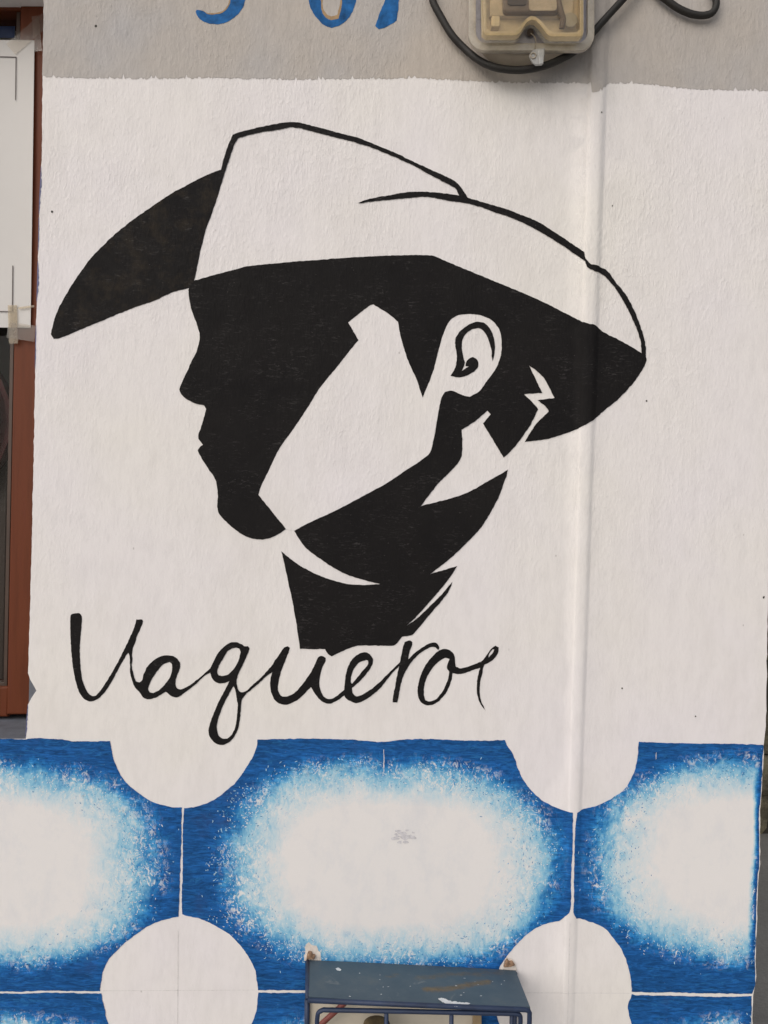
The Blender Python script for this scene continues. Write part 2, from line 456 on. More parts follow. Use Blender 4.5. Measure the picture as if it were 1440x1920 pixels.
# ------------------------------------------------------------------ ground, street and what stands behind the corner
def sheet(name, x0, x1, y0, y1, z, mat):
    bm = bmesh.new(); bm.faces.new([bm.verts.new(p) for p in ((x0, y0, z), (x1, y0, z), (x1, y1, z), (x0, y1, z))])
    o = to_obj(name, bm, mat); o['kind'] = 'structure'; return o
sheet('ground', -150, 150, -150, 150, 0.0, mat_concrete('street_concrete', (.30, .29, .27)))
st = thing('stone_wall', 'rough dark mossy stone wall behind the right corner of the white house', 'stone wall', (2.6, 2.35, 0))
STONE = mat_stone()
for r in range(9):
    x = 1.15 - random.uniform(0, .2)
    while x < 5.2:
        wd = random.uniform(.16, .34)
        bm = bmesh.new(); y0 = 2.12 + random.uniform(-.035, .03)
        box_bm(bm, (x + .006, y0, r * .18 + .004), (x + wd - .006, 2.5, r * .18 + .174))
        bmesh.ops.recalc_face_normals(bm, faces=bm.faces[:])
        bmesh.ops.bevel(bm, geom=bm.edges[:], offset=.03, segments=1, affect='EDGES')
        for v in bm.verts: v.co += Vector((random.uniform(-.012, .012), random.uniform(-.015, .015), random.uniform(-.008, .008)))
        to_obj('stone', bm, STONE, st); x += wd
box('mortar_core', (1.0, 2.17, -.05), (5.3, 2.48, 1.60), mat_plain('old_mortar', (.05, .045, .035), .9), st)

# ------------------------------------------------------------------ the house wall
wall = thing('house_wall', 'white plastered house wall painted with a black hatted head above blue and white tiles', 'wall', U(720, 2647))
LEFT_EDGE = [(84, -70), (82, 0), (80, 140), (78, 300), (74, 380), (71, 500), (67, 640), (64, 800), (60, 1000), (56, 1150), (52.5, 1262),
             (57, 1274), (68.5, 1295), (59, 1309), (52.5, 1322), (50, 1350), (48, 1386)]
RIGHT_EDGE = [(1486, -480), (1470, 0), (1453, 560), (1441, 1000), (1439.5, 1150), (1437.5, 1290), (1436, 1360), (1432, 1400), (1428, 1492), (1424.7, 1520), (1425, 1572),
              (1425, 1620), (1421, 1655), (1419.5, 1720), (1418, 1760), (1416.7, 1800), (1417, 1846), (1412, 1866), (1411, 1920), (1388, 2640)]
def jagged(pts, step, amp):
    out = []
    for (ax, ay), (bx, by) in zip(pts, pts[1:]):
        k = max(1, int(math.hypot(bx - ax, by - ay) / step))
        for j in range(k): out.append((ax + (bx - ax) * j / k + random.gauss(0, amp), ay + (by - ay) * j / k + random.gauss(0, amp * .4)))
    out.append(pts[-1]); return out
le = jagged(LEFT_EDGE, 9, .35); re_ = jagged(RIGHT_EDGE, 12, .5)
contour = [(-900, -480)] + re_ + [(-900, 2640), (-900, 1386)] + le[::-1] + [(-900, -70)]
# keep the loop simple: the window opening is a bay between the last points
bm = flat_bm([contour], 42); lay(bm, 0.0)
for f in bm.faces: f.smooth = True
be = [e for e in bm.edges if e.is_boundary]
ex = bmesh.ops.extrude_edge_only(bm, edges=be)
for g in ex['geom']:
    if isinstance(g, bmesh.types.BMVert): g.co.y += .22
for g in ex['geom']:
    if isinstance(g, bmesh.types.BMFace): g.smooth = False
me = bpy.data.meshes.new('plaster_face'); bm.to_mesh(me); bm.free(); me.materials.append(WHITE)
face_normals(me, {l for p in me.polygons if p.normal.y < -.5 for l in p.loop_indices})
plaster = link('plaster_face', me, wall)

# grey upper band with a bristly lower edge
low = [(79, 144), (100, 145), (160, 147), (260, 148), (420, 147), (560, 150), (700, 148), (780, 147), (860, 151), (950, 156), (1050, 156), (1107, 157), (1108, 176), (1124, 177), (1134, 166), (1141, 156),  # the dip at the conduit paints the ridge's shaded side grey
       (1190, 157), (1240, 161), (1290, 168), (1350, 169), (1465, 172)]
edge = []
for (ax, ay), (bx, by) in zip(low, low[1:]):
    k = max(1, int(abs(bx - ax) / 2.6))
    for j in range(k):
        up = -abs(random.gauss(0, 1.5)) if random.random() < .7 else random.uniform(0, 1.2)
        if random.random() < .045: up -= random.uniform(3, 8)
        edge.append((ax + (bx - ax) * j / k + random.uniform(-.5, .5), ay + (by - ay) * j / k + up))
edge.append(low[-1])
gb = [(-900, -480), (1485, -480), (1470, 0)] + edge[::-1] + [(80.5, 100), (82.5, 0), (84.5, -72), (-900, -72)]
bm = flat_bm([gb]); lay(bm, .0004); to_obj('grey_paint_band', bm, GREY, wall, smooth=True, on_wall=True)

# old blue paint along the window edge
def edge_x(y): return float(np.interp(y, [p[1] for p in LEFT_EDGE], [p[0] for p in LEFT_EDGE]))
for y0, y1, wd in ((312, 402, 2.6), (408, 470, 1.4), (490, 565, 3.0), (610, 690, 1.2), (1322, 1384, 2.4)):
    ys = np.linspace(y0, y1, int((y1 - y0) / 4))
    out = [(edge_x(y) - .6, y) for y in ys] + [(edge_x(y) + wd * math.sin(math.pi * (y - y0) / (y1 - y0)) * random.uniform(.3, 1.2) + .1, y) for y in ys[::-1]]
    bm = flat_bm([out]); lay(bm, .0004); to_obj('old_blue_paint', bm, EDGE, wall, smooth=True, on_wall=True)

# ------------------------------------------------------------------ mural: hat, head, ear
BRIM_P = [(95, 627), (101, 635), (110.5, 634.7), (149.4, 618.6), (188, 603), (235.6, 583), (291, 563), (324, 548), (354.5, 540), (363.5, 528), (376, 470), (387, 428), (399.5, 395),
          (419.5, 327), (416, 318), (391, 327), (358, 343.6), (321.7, 363), (274.5, 395), (235.5, 422.8), (199.5, 454.7), (177, 477), (155, 504.7), (138, 530), (116, 567), (103.6, 595)]
CROWN_P = [(414.6, 317.3), (423, 287), (431, 266), (437, 252.7), (448, 248.5), (487.5, 239), (525, 231.5), (550, 229.4), (560.4, 230.4), (600, 240), (635.4, 249.6), (671, 259), (706, 272.7),
           (741.7, 287.3), (775, 303.3), (808, 318.5), (837.5, 332), (856, 342.5), (868.8, 358), (878, 371.7), (900, 378), (930, 387), (948.8, 392.5), (973.8, 401.9), (1009, 416.5), (1046.7, 440.4),
           (1075.8, 460), (1094.6, 472.7), (1096.7, 486), (1107, 497.7), (1123.8, 500.8), (1140.4, 510.2), (1155, 530), (1175.8, 557), (1190.4, 586), (1203, 619.6), (1210, 648.8), (1211, 673),
           (1203.5, 664), (1200.8, 640.4), (1192.5, 615.4), (1175.8, 578), (1153, 540.4), (1134, 518.5), (1123.8, 512.3), (1113, 510), (1098.8, 501.9), (1094.6, 489.4), (1075.8, 475.8), (1040.4, 451.9),
           (1011, 434), (965.4, 411), (930, 399), (900, 388), (871, 381), (837.5, 376), (804, 369.6), (775, 370.6), (739.6, 373.8), (691.7, 379), (667.7, 382.5), (687.5, 374.8), (729, 366.5), (773, 360.2),
           (823, 361.7), (860.4, 367), (855, 355), (848, 349.8), (808, 329), (766.7, 307), (716.7, 285), (681, 271.7), (650, 263.3), (608, 252.7), (550, 239), (525, 243), (479, 250.6), (446, 259),
           (437.5, 276.7), (412.5, 352.7), (408, 352)]
FACE_TOP = [(364.8, 526.2), (390, 519), (424, 510), (464.6, 499.6), (512.5, 494.4), (587.5, 488), (677, 482), (737.5, 479.4), (810.4, 479.4), (831, 488), (933, 530), (1011, 563), (1086, 601), (1101, 608),
            (1115.4, 611), (1130, 621.7), (1161, 638), (1203, 662), (1211, 670), (1212, 676), (1205.7, 690.4), (1185, 720.7), (1159.4, 747.9), (1130.6, 771.8), (1111.5, 787.8), (1082.7, 803.8), (1054, 815),
            (1022, 823.6), (983.7, 828.4), (987, 823), (1006, 794), (1028.4, 771.8), (1026.8, 767), (1007.6, 750.4), (1039.6, 746.3), (1022, 712.7), (1007.6, 696.7), (991.6, 685.6), (1002.8, 708),
            (1016.5, 736.7), (982, 739), (996.4, 752.7), (1009, 767), (993, 799), (974, 826), (958, 845.3), (944.3, 858), (905.4, 794.2), (919.7, 776.6), (914, 769.6), (891, 789.4), (865.4, 805.4),
            (866.4, 848.5), (859, 867.7), (820.7, 907.6), (788.8, 949), (868.6, 926.8), (916.5, 901.2), (952.6, 880.4), (948.5, 894.8), (932.5, 936.4), (913.4, 971.5), (900, 991), (880.6, 1012),
            (844.4, 1046.7), (807, 1075.8), (830.6, 1069), (857, 1061.4), (841.7, 1085.6), (802.8, 1131.4), (777.8, 1159), (762.5, 1173), (780.6, 1160.6), (805.6, 1137), (827.8, 1114.7), (848.6, 1089.7),
            (839, 1112), (808, 1149.4), (775, 1188.3), (766.7, 1191.7), (754, 1194), (741.7, 1207.8), (733, 1210.6), (675, 1210), (655.6, 1214.7), (622, 1230), (615, 1225.8), (609.7, 1216.7), (583, 1217),
            (562.5, 1216), (554, 1157.8), (543, 1102), (527.8, 1034), (547, 1049.4), (569.4, 1064.7), (605.6, 1081.4), (644.4, 1093.3), (680.6, 1096.7), (712.5, 1094.7), (680.6, 1087), (644.4, 1074.4),
            (602.8, 1049.4), (572, 1025.8), (551.4, 995.3)]
CHEEK = [(551.4, 995.3), (586.7, 976.9), (628, 958), (686.7, 927), (720, 909), (758, 884), (803, 852.7), (809.8, 838), (819, 790.7), (827, 748.4), (833.5, 736.6), (842.7, 732.6), (853.3, 734.7),
         (869, 741.8), (881, 743.7), (898, 734), (911.3, 716.8), (929.8, 690.4), (939, 666.6), (940.4, 640), (936.4, 619), (922, 600.7), (898, 590.7), (866.5, 590), (848, 596.7), (834.8, 616.5),
         (824, 650.8), (811, 698.3), (792.6, 745.8), (782, 714), (763.6, 672), (750.4, 627), (746.4, 603.3), (726.6, 587.5), (699.7, 570.9), (692, 574), (652.8, 604.6), (672, 637.6), (634, 685),
         (600, 727.3), (579.4, 760), (549, 805.8), (524, 841), (503.3, 883), (488.8, 914), (484.6, 927.7), (536, 991.3)]
PROFILE = [(522, 1001.7), (505.4, 1009), (488.8, 1011.5), (468, 1008), (449, 998.5), (426, 979.8), (409.6, 960), (407.5, 941), (408.5, 930.8), (405.8, 905.8), (401, 893.3), (388.8, 875.6), (374, 851.7),
           (371, 844.4), (374, 839), (380.4, 834), (371.7, 822.5), (372, 816), (380.4, 791), (386, 770.4), (386.7, 766.7), (382.5, 760.4), (365.8, 756), (349, 748), (339.8, 738.5), (337, 730),
           (340.8, 718.8), (351, 697), (358.5, 679), (369, 658), (375, 631), (370, 611.5), (362.7, 589.6), (357.5, 575), (354.8, 558), (354.4, 540.6)]
EAR_P = [(923.5, 677.2), (926, 667.5), (927.9, 652), (926.4, 636.4), (923, 625.7), (918, 616), (908.4, 606.2), (897.7, 603.8), (890, 604.3), (880, 608.2), (870.5, 614.5), (861.8, 621.8), (855, 632.5),
         (853, 643), (854.5, 653.9), (856.4, 667.5), (855, 683), (851, 694.7), (844.3, 704.4), (849, 706.3), (860.8, 707.8), (870.5, 705.9), (882, 701), (890, 695.6), (895.8, 688.8), (896.5, 681),
         (894.3, 674.8), (887, 669.4), (882, 671.3), (875.4, 676.2), (873, 683), (873, 686.9), (879.3, 686.9), (866, 695.6), (871.5, 681), (870, 675.2), (867.6, 664.5), (865.7, 652), (866, 642.2),
         (869.6, 631.5), (876.4, 623.2), (887, 617), (897.7, 616), (902.6, 617.4), (909.4, 624.2), (915, 635.4), (919, 648), (921.6, 659.7), (922, 669.4)]
face = paint('painted_head', FACE_TOP + CHEEK[1:] + PROFILE, BLACK, wall, .0008, label='black painted profile of a head and neck under the hat', step=2.0, jit=.26)
paint('painted_cheek', CHEEK, WHITE, face, .0004, label='white cheek and ear left inside the black profile', jit=.2)
paint('painted_ear_line', EAR_P, INK, face, .0010, label='black curl drawn inside the white ear', step=1.5, jit=.2)
hat = paint('painted_hat_brim', BRIM_P, BRIM, wall, .0006, label='black front brim of the painted hat', jit=.32)
paint('painted_hat_outline', CROWN_P, INK, hat, .0010, label='thin black outline of the hat crown and rear brim', jit=.3, step=1.8)

# ------------------------------------------------------------------ lettering
L = {}
L['V'] = [[(132.5, 1155), (135, 1151.3), (145.8, 1149.2), (150.8, 1150.8), (153.7, 1157.5), (152.5, 1178), (150, 1210), (150.3, 1236.7), (154, 1271.7), (160, 1290), (166.7, 1300.8), (174, 1305), (180, 1303.7),
           (188, 1295), (203, 1273), (223, 1238), (233, 1218), (243, 1196.7), (251.7, 1176.7), (255.8, 1161.3), (265.8, 1160.8), (268.3, 1165), (265, 1175), (256.7, 1193), (254, 1203), (249, 1215),
           (246, 1221), (240.8, 1223.3), (232.5, 1235.8), (220, 1258), (206.7, 1282.5), (190, 1305), (178, 1313), (168, 1315), (158, 1310), (150, 1300), (143, 1280), (138, 1256.7), (134.7, 1230), (132.5, 1196.7), (132, 1171.7)]]
L['a'] = [[(249, 1214), (248, 1223), (248.3, 1236.7), (247.5, 1250), (250, 1263), (255, 1276.7), (261.7, 1279), (266.7, 1275), (270, 1263), (278, 1248), (290, 1236.7), (303, 1230), (316.7, 1228.7), (328, 1231.7), (336, 1240),
           (338, 1248), (336, 1256.7), (331.7, 1266.7), (329, 1280), (331.7, 1289), (338, 1292.5), (350, 1288), (368, 1276), (381.7, 1264), (396, 1252), (396, 1260), (383, 1267.5), (366.7, 1283), (348, 1297.5),
           (336.7, 1305.8), (330, 1307.5), (321.7, 1305), (310.8, 1296.7), (301.7, 1302.5), (291.7, 1308), (281.7, 1310.5), (275, 1310.5), (268, 1306.7), (261.7, 1298), (252.5, 1287.5), (248.3, 1276.7),
           (244, 1260), (243.8, 1243), (243, 1230), (241, 1223)],
          [(318, 1241.7), (322.5, 1245), (323, 1253), (320, 1266.7), (311.7, 1280), (300, 1292.5), (288, 1298.8), (280.8, 1298), (278, 1291.7), (281.7, 1280), (290, 1265), (301.7, 1250), (311.7, 1243)]]
L['q'] = [[(395, 1252.5), (400, 1241.7), (408, 1225.8), (420, 1212.5), (431.7, 1205), (443, 1204), (453, 1208), (458, 1211.7), (465, 1211.3), (468, 1215.8), (465, 1225), (456.7, 1243), (448, 1261.7), (444, 1275),
           (445, 1286.7), (448, 1295), (453, 1298), (461.7, 1295), (475, 1283), (491.7, 1268), (512.5, 1244.5), (511, 1259), (500, 1267.5), (483, 1283), (465, 1298), (456.7, 1306.7), (453, 1315), (451.7, 1330), (450, 1348),
           (446.7, 1365), (440, 1380), (430, 1391), (420, 1396), (410, 1396), (400, 1390), (393, 1380), (391, 1370), (394, 1356.7), (403, 1331.7), (413, 1310), (423, 1291.7), (430, 1276.7), (423, 1280),
           (411.7, 1281), (401.7, 1276.7), (395.8, 1266.7)],
          [(441.7, 1214), (449, 1215.8), (451, 1223), (448, 1236.7), (440, 1251.7), (430, 1262.5), (418, 1267), (410, 1265.8), (407.5, 1260), (410.8, 1248), (420, 1231.7), (428, 1220)],
          [(438, 1285.8), (441.7, 1295), (444, 1310), (445.8, 1323), (444, 1345), (441.7, 1361.7), (435, 1376.7), (426.7, 1384), (420, 1385), (411.7, 1380.8), (407.5, 1371.7), (407, 1358), (413, 1336.7), (423, 1313), (431.7, 1296.7)]]
L['u'] = [[(512.5, 1244), (525, 1225), (532.5, 1214), (540, 1211.7), (543.7, 1215), (539, 1228), (532.5, 1245), (525.8, 1263), (521.7, 1281.7), (520.8, 1291.7), (525, 1302.5), (531.7, 1305.8), (543, 1304), (556.7, 1295),
           (573, 1275), (583, 1260), (590, 1246.7), (596.7, 1232.5), (603, 1229.5), (610.8, 1233), (610.8, 1238), (604, 1253), (600, 1268), (599, 1285), (602.5, 1298), (608, 1306.7), (616.7, 1310.8), (626.7, 1308),
           (646, 1293), (647, 1303), (633, 1312.5), (623, 1318), (615, 1319), (605, 1315.8), (596.7, 1308), (588, 1296.7), (583, 1288), (578, 1293), (570, 1301.7), (556.7, 1313), (541.7, 1320), (530, 1321),
           (518, 1315), (510, 1303), (506.7, 1286.7), (508, 1270), (511, 1258)]]
L['e'] = [[(645.8, 1290), (646.7, 1276.7), (650, 1258), (656.7, 1241.7), (666.7, 1230), (678, 1223.7), (686.7, 1223), (694, 1227.5), (699, 1236), (697.5, 1246.7), (690, 1259), (676.7, 1275), (660, 1290), (661.7, 1300),
           (666.7, 1304.7), (673, 1304.7), (685, 1299), (703, 1286.7), (723.5, 1267), (749.6, 1241.5), (748, 1249), (736, 1261), (714.4, 1288.3), (700, 1301), (686.7, 1310.8), (676.7, 1315.8), (668, 1318), (658, 1315),
           (648, 1308), (645.3, 1300)],
          [(686.7, 1237.5), (690, 1238), (690, 1245), (680, 1258), (660, 1281.7), (657.5, 1278), (659, 1266.7), (664, 1253), (673, 1242.5)]]
L['r'] = [[(758.7, 1203.5), (768.6, 1200.8), (773, 1203.5), (772, 1210.7), (767.7, 1223.3), (765, 1236), (777.6, 1224.2), (793.9, 1212.5), (806.5, 1206), (815.5, 1204.7), (821.8, 1208.9), (824, 1214.3), (821.3, 1218.4),
           (815.5, 1213.4), (808, 1213), (797.5, 1218), (783, 1228.7), (772, 1240.5), (763, 1254), (756, 1268.4), (750.5, 1286.5), (747.3, 1306.4), (745, 1316.8), (736, 1316.6), (738.8, 1295.5), (744, 1270), (748.7, 1246.8), (754, 1219.7)]]
L['o'] = [[(783, 1295.5), (784.8, 1281), (792, 1257.6), (804.7, 1237.8), (817.3, 1224.2), (828, 1217.5), (837, 1217), (846, 1220.6), (851.6, 1228.7), (853.4, 1241.4), (854.3, 1249.5), (860, 1252.3), (862, 1258), (859, 1264),
           (849, 1262), (844.4, 1281), (837, 1297.3), (824.5, 1312.7), (812, 1320.8), (801, 1322), (792, 1319), (785.7, 1310)],
          [(833.6, 1233.8), (842.6, 1235.6), (839, 1245), (838, 1252.2), (841.7, 1259.4), (839, 1275.7), (830, 1295.5), (817.3, 1310.9), (804.7, 1314.8), (797.5, 1312.7), (794.8, 1302.7), (795.7, 1284.7), (803, 1264.8), (815.5, 1246.8)]]
L['s'] = [[(852, 1249), (857, 1252), (867.9, 1252.2), (886, 1246.8), (904, 1238.7), (913, 1227), (922, 1215), (929, 1210.3), (934.7, 1213.4), (935, 1219.7), (931, 1228.7), (922, 1238.7), (907.6, 1247.7), (904, 1263),
           (900.4, 1277.5), (899.5, 1292), (900.4, 1306.4), (904, 1319), (910.3, 1332.5), (900.4, 1319), (895, 1302.7), (894, 1292), (895, 1273.9), (897.7, 1259.4), (900.4, 1252.2), (889.5, 1255), (873.3, 1261.2), (857, 1264), (851, 1262)],
          [(923.8, 1217), (926.5, 1218), (923.8, 1224.2), (915.7, 1233.2), (916.6, 1227)]]
for i, (k, lp) in enumerate(L.items()):
    paint('painted_letter', lp[0], INK, wall, .0006 + .00012 * (i % 3), holes=lp[1:], label='black hand-painted letter ' + k, step=1.6, jit=.22, corner=55)

# ------------------------------------------------------------------ house number, its foot reaching into the frame
FIVE = [(366.7, 21.7), (370, 19), (380, 20.7), (390, 26.7), (406.7, 27), (421.7, 21.7), (430, 10), (431.7, 0), (429, -14), (418, -24), (400, -27), (384, -24), (372, -18), (376, -92), (452, -92), (452, -74), (396, -74), (394, -45),
        (412, -50), (436, -44), (453, -28), (460, -8), (460, 0), (456.7, 13), (445, 28), (426.7, 41.7), (406.7, 45.7), (386.7, 43), (371.7, 33)]
ZERO = [(578, 0), (583, 16.7), (593, 33), (606.7, 46.7), (621.7, 53), (640, 46.7), (656.7, 30), (666.7, 6.7), (668, 0), (670, -22), (662, -62), (645, -86), (621, -94), (598, -86), (582, -62), (576, -22)]
ZHOLE = [(601.7, 0), (603, 20), (610, 33), (621.7, 39), (635, 35), (640, 16.7), (641.7, 0), (642, -22), (637, -50), (621, -66), (606, -50), (601, -22)]
SEVEN = [(748, 0), (746.7, 20), (743, 40), (726.7, 50), (710, 55.7), (704, 50), (710, 30), (718, 10), (722, 0), (738, -50), (746, -72), (694, -72), (694, -92), (778, -92), (778, -76), (758, -30)]
n5 = paint('painted_digit', FIVE, DIGIT, wall, .0008, label='blue painted curl at the left of the house number', jit=.3)
n0 = paint('painted_digit', ZERO, DIGIT, wall, .0008, holes=[ZHOLE], label='blue painted rounded digit in the middle of the house number', jit=.3)
n7 = paint('painted_digit', SEVEN, DIGIT, wall, .0008, label='blue painted slanted digit at the right of the house number', jit=.3)
paint('ochre_edge', ZHOLE, OCHRE, n0, .0006, holes=[[(621 + (x - 621) * .84, -12 + (y + 12) * .86) for x, y in ZHOLE]], jit=.5)
def off_edge(pts, name, parent):
    a = pts; b = [(x - 1.5, y - 2.2) for x, y in pts]
    paint(name, a + b[::-1], OCHRE, parent, .0010, jit=.3)
off_edge([(380, 20.7), (390, 26.7), (406.7, 27), (421.7, 21.7), (430, 10), (431.7, 0)], 'ochre_edge', n5)

# ------------------------------------------------------------------ blue and white painted tiles
def arc(cx, cy, rx, ry, a0, a1, n=16):
    return [(cx + rx * math.cos(math.radians(a0 + (a1 - a0) * i / n)), cy + ry * math.sin(math.radians(a0 + (a1 - a0) * i / n))) for i in range(n + 1)]
P1r = [(0, 1385), (47, 1386), (60, 1384), (83, 1384), (117, 1387), (143, 1390), (206.7, 1389.3), (213, 1423), (233, 1463), (260, 1486.7), (290, 1505), (320, 1512.7), (340.7, 1514), (340, 1573), (338, 1636.7),
       (335, 1713), (334.3, 1718.3), (313, 1723), (286.7, 1731.7), (260, 1748), (230, 1771.7), (203, 1800), (193, 1823), (187.3, 1853), (188, 1857.7), (156.7, 1858), (93, 1857), (40, 1859), (0, 1858)]
P1 = P1r + [(-250, 1857)] + arc(-398, 1858, 146, 146, 0, -88, 14)[1:] + [(-398, 1650), (-398, 1516)] + arc(-398, 1386, 134, 128, 88, 2, 14) + [(-120, 1385)]
P2 = [(483, 1386.7), (553, 1385), (603, 1385), (653, 1386.7), (720, 1391), (753, 1386.7), (810, 1385.7), (860, 1388), (946.7, 1388.3), (950, 1396.7), (961.7, 1413), (973, 1446.7), (990, 1475), (1013, 1498), (1036.7, 1511.7),
      (1056.7, 1519), (1073, 1523), (1073, 1560), (1072.7, 1593), (1070, 1643), (1070, 1693), (1066.7, 1711), (1050, 1725), (1033, 1729), (1010, 1736.7), (986.7, 1753), (966.7, 1771.7), (952, 1790), (940, 1808),
      (931, 1830), (926, 1857), (780, 1858), (620, 1857), (484, 1856), (481, 1835), (479, 1820), (470, 1800), (453, 1775), (430, 1751.7), (403, 1735), (376.7, 1723), (353, 1717.3), (341.7, 1714), (340.9, 1693),
      (342.7, 1626.7), (343, 1560), (345, 1515), (370, 1511.7), (396.7, 1501.7), (423, 1483), (446.7, 1461.7), (463, 1436.7), (475, 1416.7), (480.7, 1400)]
P3 = [(1198, 1390.7), (1241.7, 1392.6), (1303, 1394), (1350, 1394), (1431, 1396.6), (1430, 1419), (1426, 1492), (1423, 1520.6), (1423, 1572.5), (1423, 1619.7), (1419.5, 1655), (1417.5, 1720), (1416.5, 1760),
      (1415, 1800), (1415.5, 1846.7), (1410, 1862.6), (1360, 1862.6), (1276.7, 1861), (1193, 1859.7), (1184, 1859), (1182.7, 1836.7), (1176.7, 1810), (1166.7, 1783), (1153, 1763), (1136.7, 1743),
      (1116.7, 1731.7), (1093, 1723), (1080, 1720.7), (1074.8, 1711.7), (1075.2, 1680), (1075.6, 1640), (1076.6, 1593), (1078.5, 1546.7), (1081.7, 1523), (1093, 1516.7), (1120, 1510), (1146.7, 1496.7), (1170, 1480),
      (1186.7, 1453), (1195, 1423), (1196.7, 1393)]
P4 = [(0, 1861.7), (40, 1862.7), (93, 1861), (157, 1862), (190, 1862.7), (196.7, 1893), (203, 1920)] + arc(337, 1862, 147, 146, 150, 92, 10)[1:] + [(332, 2190)] + arc(337, 2339, 147, 146, -92, -178, 12) + \
     [(0, 2338), (-251, 2338)] + arc(-398, 2339, 147, 146, 0, -88, 12) + [(-398, 2100)] + arc(-398, 1862, 147, 146, 88, 2, 12)
P5 = [(484.5, 1861), (620, 1862), (780, 1862), (925, 1862)] + arc(1072, 1864, 147, 144, 178, 92, 12) + [(1066, 2192)] + arc(1072, 2339, 147, 146, -92, -178, 12) + [(700, 2338)] + arc(337, 2339, 147, 146, -2, -88, 12) + \
     [(342, 2100)] + arc(337, 1862, 147, 146, 88, 2, 12)
P6 = [(1184, 1864), (1193, 1865.4), (1276.7, 1867), (1360, 1868.6), (1409, 1867.6), (1408.5, 1920), (1396, 2338)] + [(1220, 2338)] + arc(1072, 2339, 147, 146, -2, -88, 12) + [(1072, 2192), (1073, 2012)] + \
     arc(1072, 1864, 147, 146, 88, 35, 8) + [(1176.7, 1888), (1182.7, 1870)]
CENTRE = {1: (-28, 1621, 312, 182), 2: (716, 1620, 310, 184), 3: (1440, 1612, 312, 184), 4: (-30, 2100, 312, 184), 5: (706, 2100, 310, 184), 6: (1440, 2100, 312, 184)}
DAB = {'white_dabs': (mat_plain('white_dab_paint', (.77, .765, .76), .65, var=.08, vs=200, spec=.2), .88, .10, 1400, (.7, 2.4), 1.0),
       'pale_blue_dabs': (mat_plain('pale_blue_dab_paint', (.42, .62, .74), .6, var=.25, vs=120, spec=.2), .97, .08, 900, (.8, 3.2), 1.1),
       'mid_blue_strokes': (mat_plain('mid_blue_dab_paint', (.040, .22, .48), .6, var=.35, vs=120, spec=.15), .93, .10, 480, (.7, 2.6), .9),
       'dark_blue_strokes': (mat_plain('dark_blue_dab_paint', (.010, .060, .19), .6, var=.4, vs=120, spec=.15), 1.06, .03, 260, (.8, 3.0), .9)}
def dabs(tile_o, outline, cen, k):
    """the single touches of the brush and sponge that thin the blue out into the white"""
    cx, cy, rx, ry = cen; lay_no = 0
    for nm, (mat, r0, rs, count, ln, wd) in DAB.items():
        lay_no += 1
        n = count if k < 4 else count // 2
        # touches come in loose clusters, each with its own slant
        cl = [(RNG.uniform(0, 2 * math.pi), RNG.normal(r0, rs * .7), RNG.uniform(0, 3.14)) for _ in range(40)]
        P = []; ang = []
        for _ in range(n):
            if RNG.random() < .72:
                a, r, sl = cl[RNG.integers(len(cl))]; a += RNG.normal(0, .11); r += RNG.normal(0, rs * .5)
            else:
                a, r, sl = RNG.uniform(0, 2 * math.pi), RNG.normal(r0, rs), 1.57
            c, q = math.cos(a), math.sin(a); m = (abs(c) ** 2.5 + abs(q) ** 2.5) ** .4
            P.append((cx + rx * r * c / m, cy + ry * r * q / m))
            ang.append(sl + RNG.normal(0, .35) if nm.endswith('dabs') else math.atan2(ry * c, -rx * q) + RNG.normal(0, .3))
        ok = inside(P, [outline]); bm = bmesh.new()
        for (x, y), t, o_ in zip(P, ang, ok):
            if not o_ or (nm == 'white_dabs' and k in (3, 6) and x > 1400): continue
            L_ = RNG.uniform(*ln) * (1.4 if RNG.random() < .1 else 1); w_ = wd * RNG.uniform(.4, 1.0); ct, st_ = math.cos(t), math.sin(t); bend = RNG.normal(0, .25)
            pl = [(-L_, 0), (-L_ * .5, -w_ * RNG.uniform(.5, 1)), (L_ * .3, -w_ * RNG.uniform(.4, 1)), (L_, RNG.normal(0, .3)), (L_ * .4, w_ * RNG.uniform(.5, 1)), (-L_ * .4, w_ * RNG.uniform(.4, 1))]
            pl = [(u, v + bend * (u / L_) ** 2 * L_) for u, v in pl]
            q = [(x + u * ct - v * st_, y + u * st_ + v * ct) for u, v in pl]
            if not inside(q, [outline]).all(): continue
            bm.faces.new([bm.verts.new((a_, b_, 0)) for a_, b_ in q])
        lay(bm, .0007 + .00005 * lay_no)
        d = to_obj(nm, bm, mat, tile_o, smooth=True, on_wall=True); d['kind'] = 'stuff'
